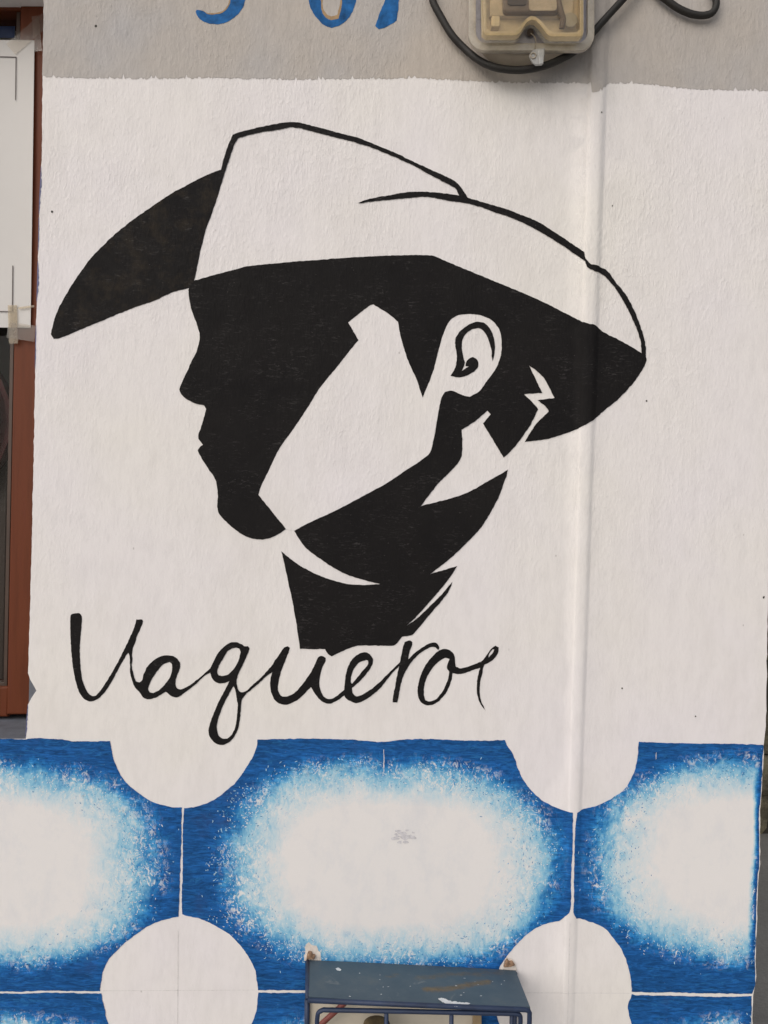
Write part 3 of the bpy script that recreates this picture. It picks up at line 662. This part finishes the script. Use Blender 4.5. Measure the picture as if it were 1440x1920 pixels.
def tile(outl, k, label):
    sm = smooth_outline(outl, 2.6, .38)
    x0, y0 = sm.min(0); x1, y1 = sm.max(0); st = 11 if y1 < 1900 else 18
    bm = flat_bm([sm], st)
    bm.verts.ensure_lookup_table()
    V = np.array([(v.co.x, v.co.y) for v in bm.verts]); cx, cy, rx, ry = CENTRE[k]
    dx, dy = (V[:, 0] - cx) / rx, (V[:, 1] - cy) / ry
    if k == 2: dx = np.where(dx < 0, dx * (1 + .25 * np.clip(-dx - .3, 0, .45)), dx)
    r = (np.abs(dx) ** 2.5 + np.abs(dy) ** 2.5) ** .4
    T = np.interp(r, [.0, .56, .70, .84, .94, 1.01, 1.08, 1.16, 1.5], [1.15, 1.0, .86, .71, .58, .44, .29, .18, 0])
    T2 = np.interp(r, [.0, .60, .78, .91, .97, 1.02, 1.08, 1.16, 1.5], [1.15, 1.0, .86, .74, .60, .43, .27, .17, 0])
    hard = np.clip(dx / (r + 1e-6) * 1.5 - .3, 0, 1) if k in (2, 5) else np.clip(-dx / (r + 1e-6) * 1.5 - .3, 0, 1) if k in (3, 6) else np.clip((dy - .2) * 1.2, 0, 1)
    T = T + (T2 - T) * hard
    if k in (3, 6): T = np.minimum(T, np.clip((1428 - (V[:, 1] - 1400) * .04 - V[:, 0]) / 10.0, 0, 2))
    lay(bm, .0006)
    o = to_obj('painted_tile', bm, BLUE, wall, label, smooth=True, on_wall=True)
    a = o.data.attributes.new('edge_reach', 'FLOAT', 'POINT'); a.data.foreach_set('value', T.astype(np.float32))
    dabs(o, sm, CENTRE[k], k)
    return o
tile(P1, 1, 'blue bordered white tile cut by the left edge of the photo')
tile(P2, 2, 'large blue bordered white tile in the middle of the painted band')
tile(P3, 3, 'blue bordered white tile at the right corner of the wall')
tile(P4, 4, 'lower blue tile at the bottom left'); tile(P5, 5, 'lower blue tile behind the metal cage'); tile(P6, 6, 'lower blue tile at the bottom right corner')
# pencil setting-out lines left in the white circles
for x0, y0, x1, y1 in ((192, 1857.5, 478, 1856), (334, 1745, 332.5, 1990), (942, 1861, 1182, 1862), (1068, 1728, 1062, 1990)):
    n = 26; a = []; b = []
    dx, dy = x1 - x0, y1 - y0; ll = math.hypot(dx, dy); nx, ny = -dy / ll, dx / ll
    for i in range(n + 1):
        t = i / n; wv = random.uniform(.25, .65)
        a.append((x0 + dx * t + nx * wv, y0 + dy * t + ny * wv)); b.append((x0 + dx * t - nx * wv, y0 + dy * t - ny * wv))
    bm = flat_bm([a + b[::-1]]); lay(bm, .0004); to_obj('pencil_line', bm, PENCIL, wall)
# scuffs: chipped paint and grey smudge on the middle tile
SMUDGE = mat_plain('grey_smudge', (.60, .59, .62), .8, var=.25, vs=250)
for i in range(26):
    a = random.uniform(0, 6.28); q = random.random() ** .6; x, y = 759 + 27 * q * math.cos(a), 1567 + 15 * q * math.sin(a); r = random.uniform(1.2, 4.2)
    paint('grey_smudge', [(x + 1.5 * r * math.cos(t), y + r * .8 * math.sin(t)) for t in np.arange(0, 6.2, .6)], SMUDGE, wall, .0008 + .00002 * i, jit=.6, step=1.6, corner=90)
paint('white_scratch', [(719, 1405), (720.4, 1405), (720.4, 1447), (719.2, 1449)], WHITE, wall, .0008, jit=.2)
paint('white_scratch', [(1229, 1414), (1230.2, 1410), (1230.4, 1422), (1229.4, 1424)], WHITE, wall, .0008, jit=.2)
PIT = mat_plain('dark_pit', (.05, .045, .04), .9)
for x, y, r in ((98, 397, 2.6), (180, 49, 3.2), (1166, 1290, 2.0), (1432, 1120, 2.4), (1126, 214, 1.6), (1148, 246 + 140, 1.6), (1212, 752, 2.2), (1304, 1343, 2.0)):
    paint('nail_hole', [(x + .75 * r * math.cos(a), y + .9 * r * math.sin(a)) for a in np.arange(0, 6.2, .7)], PIT, wall, .0006, jit=.3, step=1.5, corner=90)

# ------------------------------------------------------------------ window (part of the wall)
GL = -.125
fx = lambda pts, d0, d1, nm, bev=.003: prism(nm, pts, d1, d0, d1, FRAME, wframe, bevel=bev)
wframe = prism('window', [(38, 0), (100, 0), (75, 1340), (12, 1340)], -.10, -.16, -.100, FRAME, wall, bevel=.003, label='brown painted window with a glass pane')
prism('window_rail', [(-640, 1288), (15, 1288), (12.5, 1345), (-640, 1345)], -.10, -.158, -.102, FRAME, wframe, bevel=.003)
prism('window_rail', [(-640, -85), (38, -85), (38, 16.5), (-640, 16.5)], -.10, -.158, -.102, FRAME, wframe, bevel=.003)
prism('window_stile', [(-720, -80), (-642, -80), (-642, 1345), (-720, 1345)], -.10, -.16, -.1, FRAME, wframe, bevel=.003)
prism('window_stile', [(40, -85), (102, -85), (100, -2), (38, -2)], -.10, -.16, -.1005, FRAME, wframe)
BEAD = mat_plain('glazing_bead', (.055, .030, .020), .5, var=.3)
prism('glazing_bead', [(31, 16), (38.5, 16), (13.2, 1288), (6, 1288)], -.108, -.125, -.108, BEAD, wframe, bevel=.001)
prism('glazing_bead', [(-640, 1280), (7, 1280), (7, 1288.5), (-640, 1288.5)], -.108, -.125, -.1085, BEAD, wframe, bevel=.001)
GLASS = mat_thin('window_glass', (.86, .87, .87), .03, .01, .006, (.35, .34, .33))
prism('glass_pane', [(-650, 5), (37, 5), (11, 1292), (-650, 1292)], GL, GL - .004, GL, GLASS, wframe)
bm = bmesh.new(); a, b = U(-640, 1383.6, -.002), U(49, 1383.6, -.002)
q = [bm.verts.new(v) for v in (a, b, Vector((b.x + .012, .2, b.z)), Vector((a.x, .2, a.z)))]
ext = bmesh.ops.extrude_face_region(bm, geom=[bm.faces.new(q)])
for g in ext['geom']:
    if isinstance(g, bmesh.types.BMVert): g.co.z -= .04
bmesh.ops.recalc_face_normals(bm, faces=bm.faces[:]); to_obj('window_sill', bm, SILL, wall)
prism('chipped_edge', [(55, 1268), (73, 1268), (73, 1316), (54, 1316)], -.012, -.09, -.012, SILL, wall)

# dim room behind the pane
ra = U(-900, -480); rb = U(1380, 2640)
rm = []
for nm, lo, hi in (('room_floor', (-2.2, .22, .0), (.50, 3.2, .05)), ('room_ceiling', (-2.2, .22, 2.45), (.50, 3.2, 2.55)), ('room_back_wall', (-2.3, 3.2, 0), (.56, 3.3, 2.55)),
                   ('room_left_wall', (-2.3, .22, 0), (-2.2, 3.2, 2.55)), ('room_right_wall', (.50, .22, 0), (.53, 3.2, 2.55))):
    o = box(nm, lo, hi, ROOM); o['kind'] = 'structure'
MAROON = mat_plain('maroon_upholstery', (.15, .042, .042), .8, var=.3, vs=40, bump=.001)
DKW = mat_plain('dark_wood', (.06, .04, .03), .5)
c0 = U(4, 775, -.75)
ch = thing('upholstered_chair', 'dark maroon round-backed chair seen dimly through the window glass', 'chair', (c0.x - .1, c0.y, .05))
rr = .0
bm = bmesh.new()
ring = [(c0.x - .21 + .24 * math.cos(t), c0.z - .02 + .22 * math.sin(t)) for t in np.linspace(0, 2 * math.pi, 28)[:-1]]
f1 = bm.faces.new([bm.verts.new((x, c0.y - .035, z)) for x, z in ring]); ext = bmesh.ops.extrude_face_region(bm, geom=[f1])
for g in ext['geom']:
    if isinstance(g, bmesh.types.BMVert): g.co.y += .07
bmesh.ops.recalc_face_normals(bm, faces=bm.faces[:]); bmesh.ops.bevel(bm, geom=[e for e in bm.edges if e.calc_face_angle(0) > 1], offset=.02, segments=3, affect='EDGES')
to_obj('backrest', bm, MAROON, ch)
box('seat', (c0.x - .44, c0.y - .02, .50), (c0.x + .02, c0.y + .42, .58), MAROON, ch, .02)
for dx in (-.40, -.02):
    box('back_post', (c0.x + dx - .02, c0.y + .036, .05), (c0.x + dx + .02, c0.y + .07, c0.z - .08), DKW, ch, .004)
    box('leg', (c0.x + dx - .02, c0.y + .36, .05), (c0.x + dx + .02, c0.y + .40, .50), DKW, ch, .004)
CAB = mat_plain('grey_cabinet_paint', (.55, .55, .55), .5)
cb = U(6, 900, -1.5)
cab = thing('cabinet', 'grey two-door cabinet standing in the dim room behind the chair', 'cabinet', (cb.x - .3, cb.y, .05))
box('carcass', (cb.x - .75, cb.y + .02, .05), (cb.x + .02, cb.y + .4, 1.45), CAB, cab, .004)
for x0 in (cb.x - .74, cb.x - .362):
    dr = box('cabinet_door', (x0, cb.y, .09), (x0 + .372, cb.y + .019, 1.43), CAB, cab, .003)
    hx = x0 + (.33 if x0 < cb.x - .5 else .02)
    box('handle', (hx, cb.y - .02, .8), (hx + .015, cb.y - .001, .92), mat_plain('dull_brass', (.35, .27, .14), .35, 1.0), dr)

# ------------------------------------------------------------------ notice sheet taped over the window
PAPER = mat_plain('white_paper', (.60, .585, .57), .7, var=.03, vs=6)
LINE = mat_plain('printed_line', (.07, .05, .05), .6)
TAPE = mat_thin('clear_tape', (.86, .83, .78), .07, .2, .09, (.55, .48, .42))
MASK = mat_thin('yellowed_tape', (.80, .74, .62), .05, .3, .34, (.55, .46, .34))
pp = thing('paper_notice', 'white paper sheet with thin corner lines taped over the window glass', 'paper sheet', U(-120, 612, -.097))
def curl(x, y): return -.0960 + .0020 * math.cos((y - 330) / 300 * 1.5) * max(0, (x + 60) / 120) ** 2
bm = bmesh.new(); nx_, ny_ = 24, 24; g = []
for j in range(ny_ + 1):
    row = []
    for i in range(nx_ + 1):
        u, v = i / nx_, j / ny_
        xr = 64.5 + (57.2 - 64.5) * v; x = -330 + (xr + 330) * u; y = (72 + 3.5 * u) + (612 - 73) * v
        row.append(bm.verts.new(U(x, y, curl(x, y))))
    g.append(row)
for j in range(ny_):
    for i in range(nx_): bm.faces.new((g[j][i], g[j + 1][i], g[j + 1][i + 1], g[j][i + 1]))
bm.normal_update()
for f in bm.faces:
    if f.normal.y > 0: f.normal_flip()
sh = to_obj('sheet', bm, PAPER, pp); md = sh.modifiers.new('thickness', 'SOLIDIFY'); md.thickness = .0004; md.offset = -1
def strip(name, p0, p1, wd, mat, parent, dd=.0012):
    (x0, y0), (x1, y1) = p0, p1; ll = math.hypot(x1 - x0, y1 - y0); nx, ny = -(y1 - y0) / ll * wd / 2, (x1 - x0) / ll * wd / 2
    bm = bmesh.new(); prev = None
    for i in range(9):
        t = i / 8; x, y = x0 + (x1 - x0) * t, y0 + (y1 - y0) * t; d = curl(x, y) + dd
        a, b = bm.verts.new(U(x + nx, y + ny, d)), bm.verts.new(U(x - nx, y - ny, d))
        if prev: bm.faces.new((prev[0], a, b, prev[1]))
        prev = (a, b)
    return to_obj(name, bm, mat, parent)
strip('printed_line', (-60, 105), (30.6, 107), 1.6, LINE, pp); strip('printed_line', (30, 106.5), (29, 188), 1.6, LINE, pp, .0014)
strip('printed_line', (24, 498), (23, 584), 1.8, LINE, pp); strip('printed_line', (-60, 583), (23.6, 584.4), 1.6, LINE, pp, .0014)
strip('clear_tape_strip', (20, 92), (88, 34), 26, TAPE, pp, .0022)
strip('clear_tape_strip', (66, 30), (72, 96), 14, TAPE, pp, .0026)
strip('yellowed_tape_strip', (23, 572), (25, 644), 17, MASK, pp, .0022)
strip('yellowed_tape_strip', (14, 618), (66, 626), 30, TAPE, pp, .0026)
strip('yellowed_tape_strip', (34, 578), (64, 574), 4, MASK, pp, .0030)
refl = strip('blue_reflection', (-40, 60), (28, 60), 22, mat_plain('blue_reflection_colour', (.05, .09, .24), .5), None, -.034)  # blue sheet behind the pane, paints in a bluish reflection of the glass
tag(refl, 'small blue sheet standing in for a reflection in the glass above the paper sheet', 'reflection')

# ------------------------------------------------------------------ electricity meter
MB = mat_plain('dusty_meter_base', (.40, .345, .27), .65, var=.15, vs=25)
BEIGE = mat_plain('yellowed_plastic', (.67, .545, .36), .45, var=.25, vs=45)
FLG = mat_thin('milky_flange_plastic', (.86, .86, .90), .10, .08, .42, (.53, .52, .60))
RIMM = mat_thin('flange_rim_plastic', (.86, .83, .78), .10, .08, .45, (.64, .58, .48))
CLEAR = mat_thin('clear_cover_plastic', (.98, .95, .87), .06, .02, .025, (.60, .52, .38))
REG = mat_plain('brown_register', (.17, .12, .085), .5, var=.3, vs=50)
DARK = mat_plain('dark_slot', (.07, .05, .04), .6)
TAN = mat_plain('tan_register_plate', (.54, .43, .30), .5, var=.25, vs=45)
mt = thing('electricity_meter', 'square electricity meter under a clear yellowed cover high on the grey band', 'electricity meter', U(996, -60))
base_o = [(1098, -250), (1098, 70), (1090, 88), (1072, 101), (1046, 111), (1016, 117), (980, 120), (945, 118), (918, 108), (900, 90), (892, 66), (890, -250)]
prism('base_box', base_o, .008, .0, .030, MB, mt, bevel=.004, smooth=True)
flange_o = rrect(879, -260, 1114.5, 94.5, 30, 8)
prism('flange', flange_o, .038, .0305, .0365, FLG, mt, bevel=.0015, smooth=True)
prism('flange_rim', flange_o, .044, .0370, .044, RIMM, mt, bevel=.002, smooth=True, holes=[rrect(892, -246, 1102, 81, 22, 8)])
def body(g):   # box outline with the notch for the seal screw, inset by g
    return [(1094 - g, -230), (1094 - g, 61 - g), (1088 - g, 68 - g), (1034 + g * .6, 68 - g), (1026 + g * .5, 64 - g), (1012 + g * .4, 46 - g), (1004, 38 - g), (996, 36.5 - g), (988, 41 - g), (975 - g * .4, 61 - g),
            (968 - g * .5, 66 - g), (912 + g, 66 - g), (905 + g, 60 - g), (902 + g, -230)]
prism('tray', body(4), .046, .0368, .0480, BEIGE, mt, bevel=.0015, smooth=True)
prism('tray_wall', body(0), .060, .0482, .0600, BEIGE, mt, bevel=.001, smooth=True, holes=[body(7)])
prism('clear_cover', body(-1), .078, .0605, .0780, CLEAR, mt, bevel=.0045, smooth=True)
prism('terminal_block', [(918, -120), (1076, -120), (1076, 30), (1040, 30), (1016, 30), (1000, 24), (986, 30), (918, 30)], .056, .0485, .0560, TAN, mt, bevel=.002)
prism('register', rrect(944, -150, 1050, 22, 9), .066, .0562, .0660, REG, mt, bevel=.003)
prism('register_plate', rrect(992, -20, 1044, 19, 6), .068, .0662, .0675, TAN, mt)
prism('register_window', rrect(952, -140, 988, 8, 5), .069, .0662, .0680, DARK, mt)
prism('cover_boss', [(1075 + 14 * math.cos(t), 23 + 14 * math.sin(t)) for t in np.linspace(0, 6.283, 25)[:-1]], .076, .0565, .0600, MB, mt, bevel=.0012)
prism('ledge_clip', rrect(922, 27, 938, 47, 3), .062, .0485, .0595, BEIGE, mt, bevel=.0012)
tube('inner_lead', path([U(1043, -40, .066), U(1047, 0, .066), U(1052, 22, .065), U(1056, 36, .062), U(1053, 54, .058)], 6), .0042, REG, mt, 8)
bm = bmesh.new(); tube_bm(bm, [U(994, 61, .0368), U(994, 61, .043)], .0048, 14); tube_bm(bm, [U(994, 61, .0432), U(994, 61, .0445)], .0024, 10); bmesh.ops.recalc_face_normals(bm, faces=bm.faces[:])
to_obj('seal_screw', bm, DARK, mt)
SEALM = mat_thin('clear_seal_plastic', (.85, .86, .86), .12, .15, .35, (.72, .71, .69))
sl = thing('seal_tag', 'small clear plastic seal tag hanging below the meter cover', 'seal tag', U(1005, 118, .046))
prism('tag_body', [(1003, 92), (1022, 90), (1021, 104), (1017, 121), (1005, 122), (997, 116), (992, 104), (996, 97)], .047, .0445, .0480, SEALM, sl, bevel=.0012)
prism('tag_lid', [(1009, 93), (1021, 91), (1019, 119), (1011, 120)], .050, .0482, .0500, SEALM, sl, bevel=.0008)
tube('tag_ring', [U(1000 + 5 * math.cos(t), 104 + 5 * math.sin(t), .0492) for t in np.linspace(0, 6.283, 18)], .0009, MB, sl, 6)
tube('seal_wire', path([U(995, 62, .045), U(1003, 70, .047), U(1005, 82, .048), U(1003, 92, .0485)], 6), .0006, MB, sl, 5)

# ------------------------------------------------------------------ cables
CAB_M = mat_plain('black_cable_sheath', (.013, .011, .009), .62, var=.35, vs=60, bump=.0006, bs=220)
c = tube('power_cable', path([U(806, -90, .012), U(806, -40, .012), U(811, 0, .012), U(827, 32, .012), U(847, 65, .012), U(871, 91, .012), U(899, 113.5, .020), U(927.5, 126, .027), U(960.6, 131, .030), U(989, 130, .031), U(1022, 123, .031),
         U(1053, 110, .028), U(1078, 96, .024), U(1098, 77, .020), U(1126, 45, .018), U(1146, 23, .018), U(1165, 2, .018), U(1192, -30, .016), U(1215, -90, .014)], 8), .0053, CAB_M, None, 12)
tag(c, 'long black cable looping around the bottom of the electricity meter', 'cable')
c = tube('power_cable', path([U(1216, -45, .010), U(1233, -14, .010), U(1250, 0, .010), U(1270.5, 15, .010), U(1295.5, 26, .010), U(1318, 29, .010), U(1335, 24, .011), U(1342.5, 10, .011), U(1341, -8, .011), U(1330, -40, .010), U(1322, -90, .010)], 8), .0052, CAB_M, None, 12)
tag(c, 'separate loop of black cable hanging at the top right of the grey band', 'cable')

# ------------------------------------------------------------------ metal cage low on the wall
CAGE = mat_plain('dark_blue_cage_paint', (.016, .031, .075), .55, var=.3, vs=40, bump=.0004)
PLATE = mat_cover_plate()
DF = .105
cg = thing('metal_cage', 'dark blue metal cage with a rust streaked sloping cover on the wall', 'cage', U(780, 2300))
bk = [(576, 1800), (660, 1803.5), (780, 1809.5), (900, 1815.5), (966.7, 1819.5)]
ft = [(579, 1868), (660, 1874), (780, 1881), (900, 1885.5), (994, 1888)]
lip = [(579, 1877.5), (660, 1881.5), (780, 1887), (900, 1892), (995, 1896)]
bm = bmesh.new(); rows = []; px_of = {}
NR, NC = 14, 70
def along(P, t): return np.array([np.interp(t, np.linspace(0, 1, 5), [p[k] for p in P]) for k in (0, 1)])
for r in range(NR + 2):
    row = []
    for i in range(NC + 1):
        t = i / NC; b_, f_, l_ = along(bk, t), along(ft, t), along(lip, t)
        q = min(r / NR, 1)
        v = bm.verts.new(U(*b_, .003).lerp(U(*f_, DF), q) if r <= NR else U(*l_, DF + .0005)); px_of[v] = b_ + (f_ - b_) * q
        row.append(v)
    rows.append(row)
for a, b in zip(rows, rows[1:]):
    for i in range(NC): bm.faces.new((a[i], b[i], b[i + 1], a[i + 1]))
bmesh.ops.recalc_face_normals(bm, faces=bm.faces[:])
def seg_d(p, a, b):
    a, b = np.array(a, float), np.array(b, float); t = np.clip(np.dot(p - a, b - a) / np.dot(b - a, b - a), 0, 1); d = p - a - (b - a) * t; return math.hypot(d[0] * .5, d[1])
def rust_at(p):
    s1 = min(seg_d(p, (800, 1857), (845, 1856)), seg_d(p, (845, 1856), (885, 1847)), seg_d(p, (885, 1847), (914, 1843)))
    s2 = min(seg_d(p, (785, 1836), (850, 1827)), seg_d(p, (850, 1827), (935, 1826))); s3 = seg_d(p, (728, 1832), (746, 1829))
    s4 = min(seg_d(p, bk[i], bk[i + 1]) for i in range(4))
    return max(.86 * math.exp(-(s1 / 5.5) ** 2), .50 * math.exp(-(s2 / 7.0) ** 2), .50 * math.exp(-(s3 / 5.0) ** 2), .30 * math.exp(-(s4 / 2.5) ** 2))
rv = [rust_at(px_of[v]) for v in bm.verts]
plate = to_obj('cover_plate', bm, PLATE, cg)
at_ = plate.data.attributes.new('rust', 'FLOAT', 'POINT'); at_.data.foreach_set('value', rv)
md = plate.modifiers.new('thickness', 'SOLIDIFY'); md.thickness = .002; md.offset = -1
PN = (U(966, 1819, .003) - U(576, 1800, .003)).cross(U(780, 1881, DF) - U(576, 1800, .003)).normalized()
if PN.z < 0: PN = -PN
PC = Vector((0, -D, CZ))
def on_plate(px, py, lift=.0008):
    d = U(px, py) - PC
    return PC + d * ((U(576, 1800, .003) - PC).dot(PN) / d.dot(PN)) + PN * lift
SPLASH = mat_plain('white_paint_splash', (.66, .68, .70), .6, var=.15, vs=200)
def on_cover(name, outl, mat, lift=.0008, jit=.5):
    sm = smooth_outline(outl, 1.5, jit, 60)
    bm = bmesh.new(); vs = [bm.verts.new(on_plate(x, y, lift)) for x, y in sm]
    for t in tessellate_polygon([[v.co for v in vs]]): 
        try: bm.faces.new([vs[i] for i in t])
        except ValueError: pass
    bm.normal_update()
    for f in bm.faces:
        if f.normal.z < 0: f.normal_flip()
    to_obj(name, bm, mat, cg)
on_cover('paint_splash', [(821, 1874), (832, 1874), (846, 1879), (866, 1881), (882, 1883), (876, 1887), (862, 1888), (857, 1890), (850, 1887), (838, 1884), (828, 1880)], SPLASH, .0014, .7)
on_cover('paint_splash', [(629, 1817), (635, 1816), (640, 1819), (637, 1822), (632, 1821)], SPLASH, .0010, .3)
for i in range(34):
    x, y = (random.uniform(935, 984), random.uniform(1869, 1883)) if i < 16 else (random.uniform(585, 970), random.uniform(1826, 1876))
    r = random.uniform(.35, .9); k = random.uniform(1, 3.2)
    on_cover('paint_speck', [(x + k * r * math.cos(a), y + r * .7 * math.sin(a)) for a in np.arange(0, 6.2, 1.0)], SPLASH, .0010, .2)
def bar(name, pts, r=.0034, seg=8): return tube(name, pts, r, CAGE, cg, seg)
bar('rim_bar', [U(577, 1875.5, DF + .003), U(780, 1884.5, DF + .003), U(985, 1893, DF + .003), U(991, 1895, DF + .003), U(993, 1899, DF + .003), U(992.5, 1930, DF + .003), U(988, 2270, DF + .003)], .0034)
bar('corner_post', [U(576, 1874, DF), U(575.5, 1930, DF), U(572, 2270, DF)], .0036)
FR = [U(594, 2260, DF), U(594.5, 1915, DF)] + path([U(594.5, 1912, DF), U(597, 1899, DF), U(606, 1893.5, DF)], 5) + [U(780, 1896.8, DF), U(960, 1900.5, DF)] + path([U(968, 1900.8, DF), U(975, 1904, DF), U(976, 1912, DF)], 4) + [U(972, 2262, DF)]
bar('door_frame', FR, .0031)
for x0, y0, x1 in ((724.5, 1899, 722), (846.5, 1901, 843.5), (959.5, 1903, 956)):
    bar('door_bar', [U(x0, y0, DF - .001), U(x1, 2262, DF - .001)], .0030)
bar('bottom_rail', [U(570, 2268, DF), U(990, 2268, DF)], .0036)
for x in (574, 966): bar('wall_arm', [U(x, 2262 - (2268 - 960) * .09, .004), U(571 if x < 700 else 989, 2266, DF)], .0034)
bar('wall_post', [U(577, 1806, .006), U(573, 2150, .006)], .0034); bar('wall_post', [U(966, 1824, .006), U(962, 2150, .006)], .0034)
bar('side_arm', [U(576.5, 1803, .006), U(577, 1872, DF)], .0032)
RUST = mat_plain('rusty_lug', (.26, .16, .10), .85, var=.75, vs=170, bump=.003, bs=200)
PATCH = mat_plain('crumbled_plaster', (.72, .655, .60), .9, var=.2, vs=90, bump=.0015, bs=180)
for pts in ([(574, 1800), (575, 1793), (578, 1786), (584, 1787), (586, 1792), (591, 1793), (589, 1800)], [(945, 1815), (947, 1806), (951, 1800), (955, 1805), (961, 1804), (966, 1811), (958, 1814)]):
    prism('mounting_lug', pts, .006, .0005, .006, RUST, cg, bevel=.002)
paint('crumbled_plaster', [(570, 1801), (571, 1776), (577, 1766), (588, 1774), (597, 1777), (603, 1792), (600, 1803)], PATCH, wall, .0010, jit=1.6, step=2.5)
paint('crumbled_plaster', [(934, 1817), (944, 1806), (948, 1796), (958, 1797), (968, 1806), (970, 1821), (950, 1821)], PATCH, wall, .0010, jit=1.4, step=2.5)
bm = flat_bm([[(573, 1863), (903, 1863), (901, 2290), (571, 2290)]]); lay(bm, .0014); to_obj('bare_plaster_patch', bm, CREAM, wall, 'cream unpainted plaster behind the cage bars')
# what the cage guards: a pipe stand with a rusty valve wheel, a red pipe and a post
vl = thing('valve', 'rusty round valve top on a pipe inside the metal cage', 'valve', U(706, 2260, .05))
RUST2 = mat_plain('brown_rust', (.20, .145, .07), .75, var=.35, vs=80, bump=.001)
cv = U(706, 1930, .05)
bm = bmesh.new(); rings = []
for z, r in ((0.010, .004), (.012, .012), (.008, .019), (-.002, .0225), (-.012, .0215), (-.018, .012), (-.06, .012), (-.24, .012)):
    rings.append([bm.verts.new((cv.x + r * math.cos(2 * math.pi * k / 18), cv.y + r * math.sin(2 * math.pi * k / 18), cv.z + z)) for k in range(18)])
for a, b in zip(rings, rings[1:]):
    for k in range(18): bm.faces.new((a[k], b[k], b[(k + 1) % 18], a[(k + 1) % 18]))
bm.faces.new(rings[0]); bm.faces.new(rings[-1][::-1]); bmesh.ops.recalc_face_normals(bm, faces=bm.faces[:])
to_obj('valve_cap', bm, RUST2, vl, smooth=True)
tube('supply_pipe', [cv + Vector((0, 0, -.20)), Vector((cv.x, cv.y, 0.0))], .014, RUST2, vl, 12)
RED = mat_plain('red_oxide_paint', (.21, .055, .045), .6, var=.3, vs=60)
rd = tube('red_rod', [U(662, 1860, .02), U(645, 1882, .02), U(606, 1917, .02), U(590, 1932, .02)], .0042, RED, None, 8)
tag(rd, 'slanting red rod behind the top left of the metal cage', 'rod')
pz = U(895, 1900, .012)
po = box('wooden_post', (pz.x - .006, pz.y - .004, pz.z - .5), (pz.x + .006, pz.y + .008, pz.z + .03), mat_plain('brown_timber', (.36, .26, .15), .7, var=.3, vs=30), None, .001)
tag(po, 'thin brown wooden post behind the right bars of the cage', 'post')
